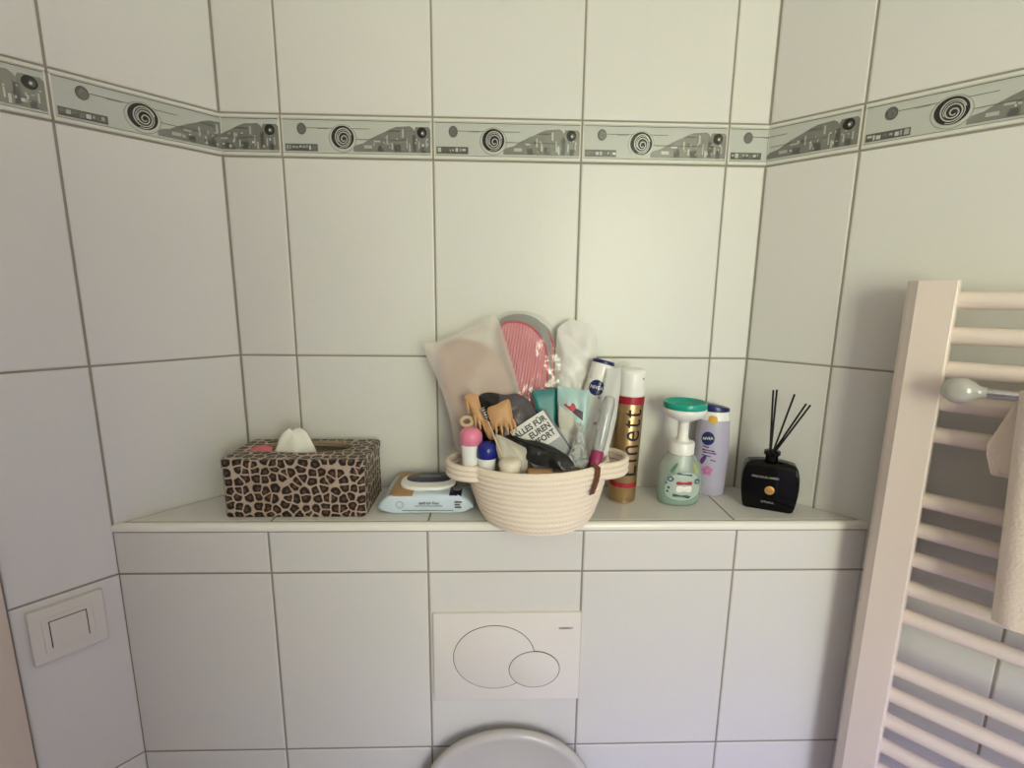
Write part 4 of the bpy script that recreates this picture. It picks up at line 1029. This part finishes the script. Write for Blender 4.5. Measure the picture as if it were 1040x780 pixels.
for a, b, v, h in ((-.011, .000, .0945, .0012), (-.012, .010, .0880, .0015), (-.010, .013, .0835, .0015), (-.012, .004, .0780, .0010), (.004, .013, .0700, .0010)):
    decal(bm, sf, [(a - .008, v - h), (b - .008, v - h - .002), (b - .008, v + h - .002), (a - .008, v + h)], 0, .0006, R)
decal(bm, sf, smooth_closed([(-.018, .060), (-.012, .070), (-.011, .078), (-.017, .075), (-.022, .066)], 24), 0, .0006, R); mk('purple_print', bm, M['purple'], t, smooth=False)
bm = bmesh.new()
for k in range(5):
    a = 2 * PI * k / 5 + .3; decal(bm, sf, ell(-.008 + .0055 * math.cos(a), .049 + .0055 * math.sin(a), .0042, .0040, 14), 0, .0007, R)
mk('flower_print', bm, M['flower'], t, smooth=False)

# ------------------------------------------------------------------ black reed diffuser, turned towards the room corner
n_ = Vector((-.431, -.902, 0)).normalized(); U_ = Vector((.902, -.431, 0)).normalized()
base = Vector((.786, -.0905, ZS)) + U_ * .041 - n_ * .019; DF = Fr(base, U_, (0, 0, 1))
t = thing('reed_diffuser', 'black glass reed diffuser with round gold emblem on the right of the ledge', 'diffuser', base)
sec = [(0.0, .0355), (.0015, .0385), (.010, .0405), (.030, .0432), (.046, .0440), (.062, .0428), (.076, .0398), (.0795, .0380), (.0825, .034), (.0855, .022), (.0865, .012)]
bm = bmesh.new(); rings = []
for z, w in sec:
    d = .0185 if .0015 < z < .078 else (.0165 if z < .08 else .0150 - (z - .0795) * 1.0)
    r_ = min(.004, d * .5); rings.append([DF(u, z, v) for u, v in rrect(-w, w, -d, d, r_, 4)])
loft(bm, rings, 0, True, True, True); mk('glass_body', bm, M['blackglass'], t, angle=32)
bm = bmesh.new(); lathe(bm, [(.0095, .083), (.0098, .090), (.0102, .0935), (.0128, .0955), (.0128, .1010), (.0115, .1020), (.0060, .1020), (.0055, .095)], base, 32); mk('neck_collar', bm, M['blackglass'], t, angle=40)
bm = bmesh.new(); prism(bm, DF, ell(0, .0365, .0076, .0076, 32), .018, .0196, 0, bev=.0006); em = mk('emblem', bm, M['emblem'], t)
bm = bmesh.new()
for k in range(8):
    a = 2 * PI * k / 8; prism(bm, DF, ell(.0040 * math.cos(a), .0365 + .0040 * math.sin(a), .0016, .0016, 10), .0195, .0202)
prism(bm, DF, ell(0, .0365, .0019, .0019, 12), .0195, .0203); mk('rosette', bm, M['wipebrown'], em, smooth=False)
bm = bmesh.new(); put_text(bm, DF, 'PRECIOUS AMBER', .0052, -.008, .0585, .0189, bold=.00006); mk('lettering', bm, M['graytxt'], t, smooth=False)
bm = bmesh.new(); put_text(bm, DF, 'RITUALS...', .0050, .000, .0150, .0189, bold=.00006); mk('lettering', bm, M['graytxt'], t, smooth=False)
top = base + Vector((0, 0, .101))
for k, ((tu, tz_), (bu, bn), lab) in enumerate((((-.0090, .2066), (-.0040, .002), 'leftmost'), ((-.0033, .2071), (-.0025, -.003), 'second'), ((.0223, .2029), (.0010, .004), 'middle'), ((.0411, .1878), (.0025, -.001), 'fourth'), ((.0466, .1869), (.0042, .003), 'rightmost'))):
    q = thing('reed', ('%s of the five thin black reeds in the diffuser' % lab if k not in (1, 3) else '%s black reed from the left in the diffuser neck' % lab), 'reed', DF(bu * .4, .045, bn), 'reeds in the diffuser')
    p_top = DF(tu, tz_, bn); p_bot = DF(bu, .1015, bn * .6); d_ = (p_bot - p_top).normalized()
    bm = bmesh.new(); tube(bm, [p_bot + d_ * .012, p_bot, (p_top + p_bot) / 2, p_top], .00155, 10); mk('stick', bm, M['reed'], q, angle=60)
# ------------------------------------------------------------------ light: sky above, sunlit garden trees below, through the rear window
pl = bpy.data.lights.new('window_portal', 'AREA'); pl.shape = 'RECTANGLE'; pl.size = W1 - W0; pl.size_y = WZ1 - WZ0; pl.energy = 1
po = link(bpy.data.objects.new('window_portal', pl)); po.location = ((W0 + W1) / 2, YR - .02, (WZ0 + WZ1) / 2)
po.rotation_euler = Vector((0, 1, 0)).to_track_quat('-Z', 'Y').to_euler()
pl.cycles.is_portal = True
wd = bpy.data.worlds.new('world'); SC.world = wd; wd.use_nodes = True
nt = wd.node_tree; bg = nt.nodes['Background']
tc = nt.nodes.new('ShaderNodeTexCoord'); sx = nt.nodes.new('ShaderNodeSeparateXYZ'); rp_ = nt.nodes.new('ShaderNodeValToRGB')
nt.links.new(tc.outputs['Generated'], sx.inputs[0]); nt.links.new(sx.outputs['Z'], rp_.inputs[0]); nt.links.new(rp_.outputs[0], bg.inputs[0])
e = rp_.color_ramp.elements
e[0].position = 0.0; e[0].color = (.66, .71, .50, 1)
e[1].position = .22; e[1].color = (.78, .84, .61, 1)
x = e.new(.42); x.color = (.56, .50, .56, 1)
x = e.new(.49); x.color = (.54, .70, 2.2, 1)
x = e.new(1.0); x.color = (.52, .70, 1.9, 1)
bg.inputs[1].default_value = 5.0
wd.cycles.sampling_method = 'AUTOMATIC'
SC.view_settings.view_transform = 'Standard'; SC.view_settings.look = 'None'; SC.view_settings.gamma = 1.0
SC.view_settings.exposure = 2.0; SC.view_settings.use_curve_mapping = False
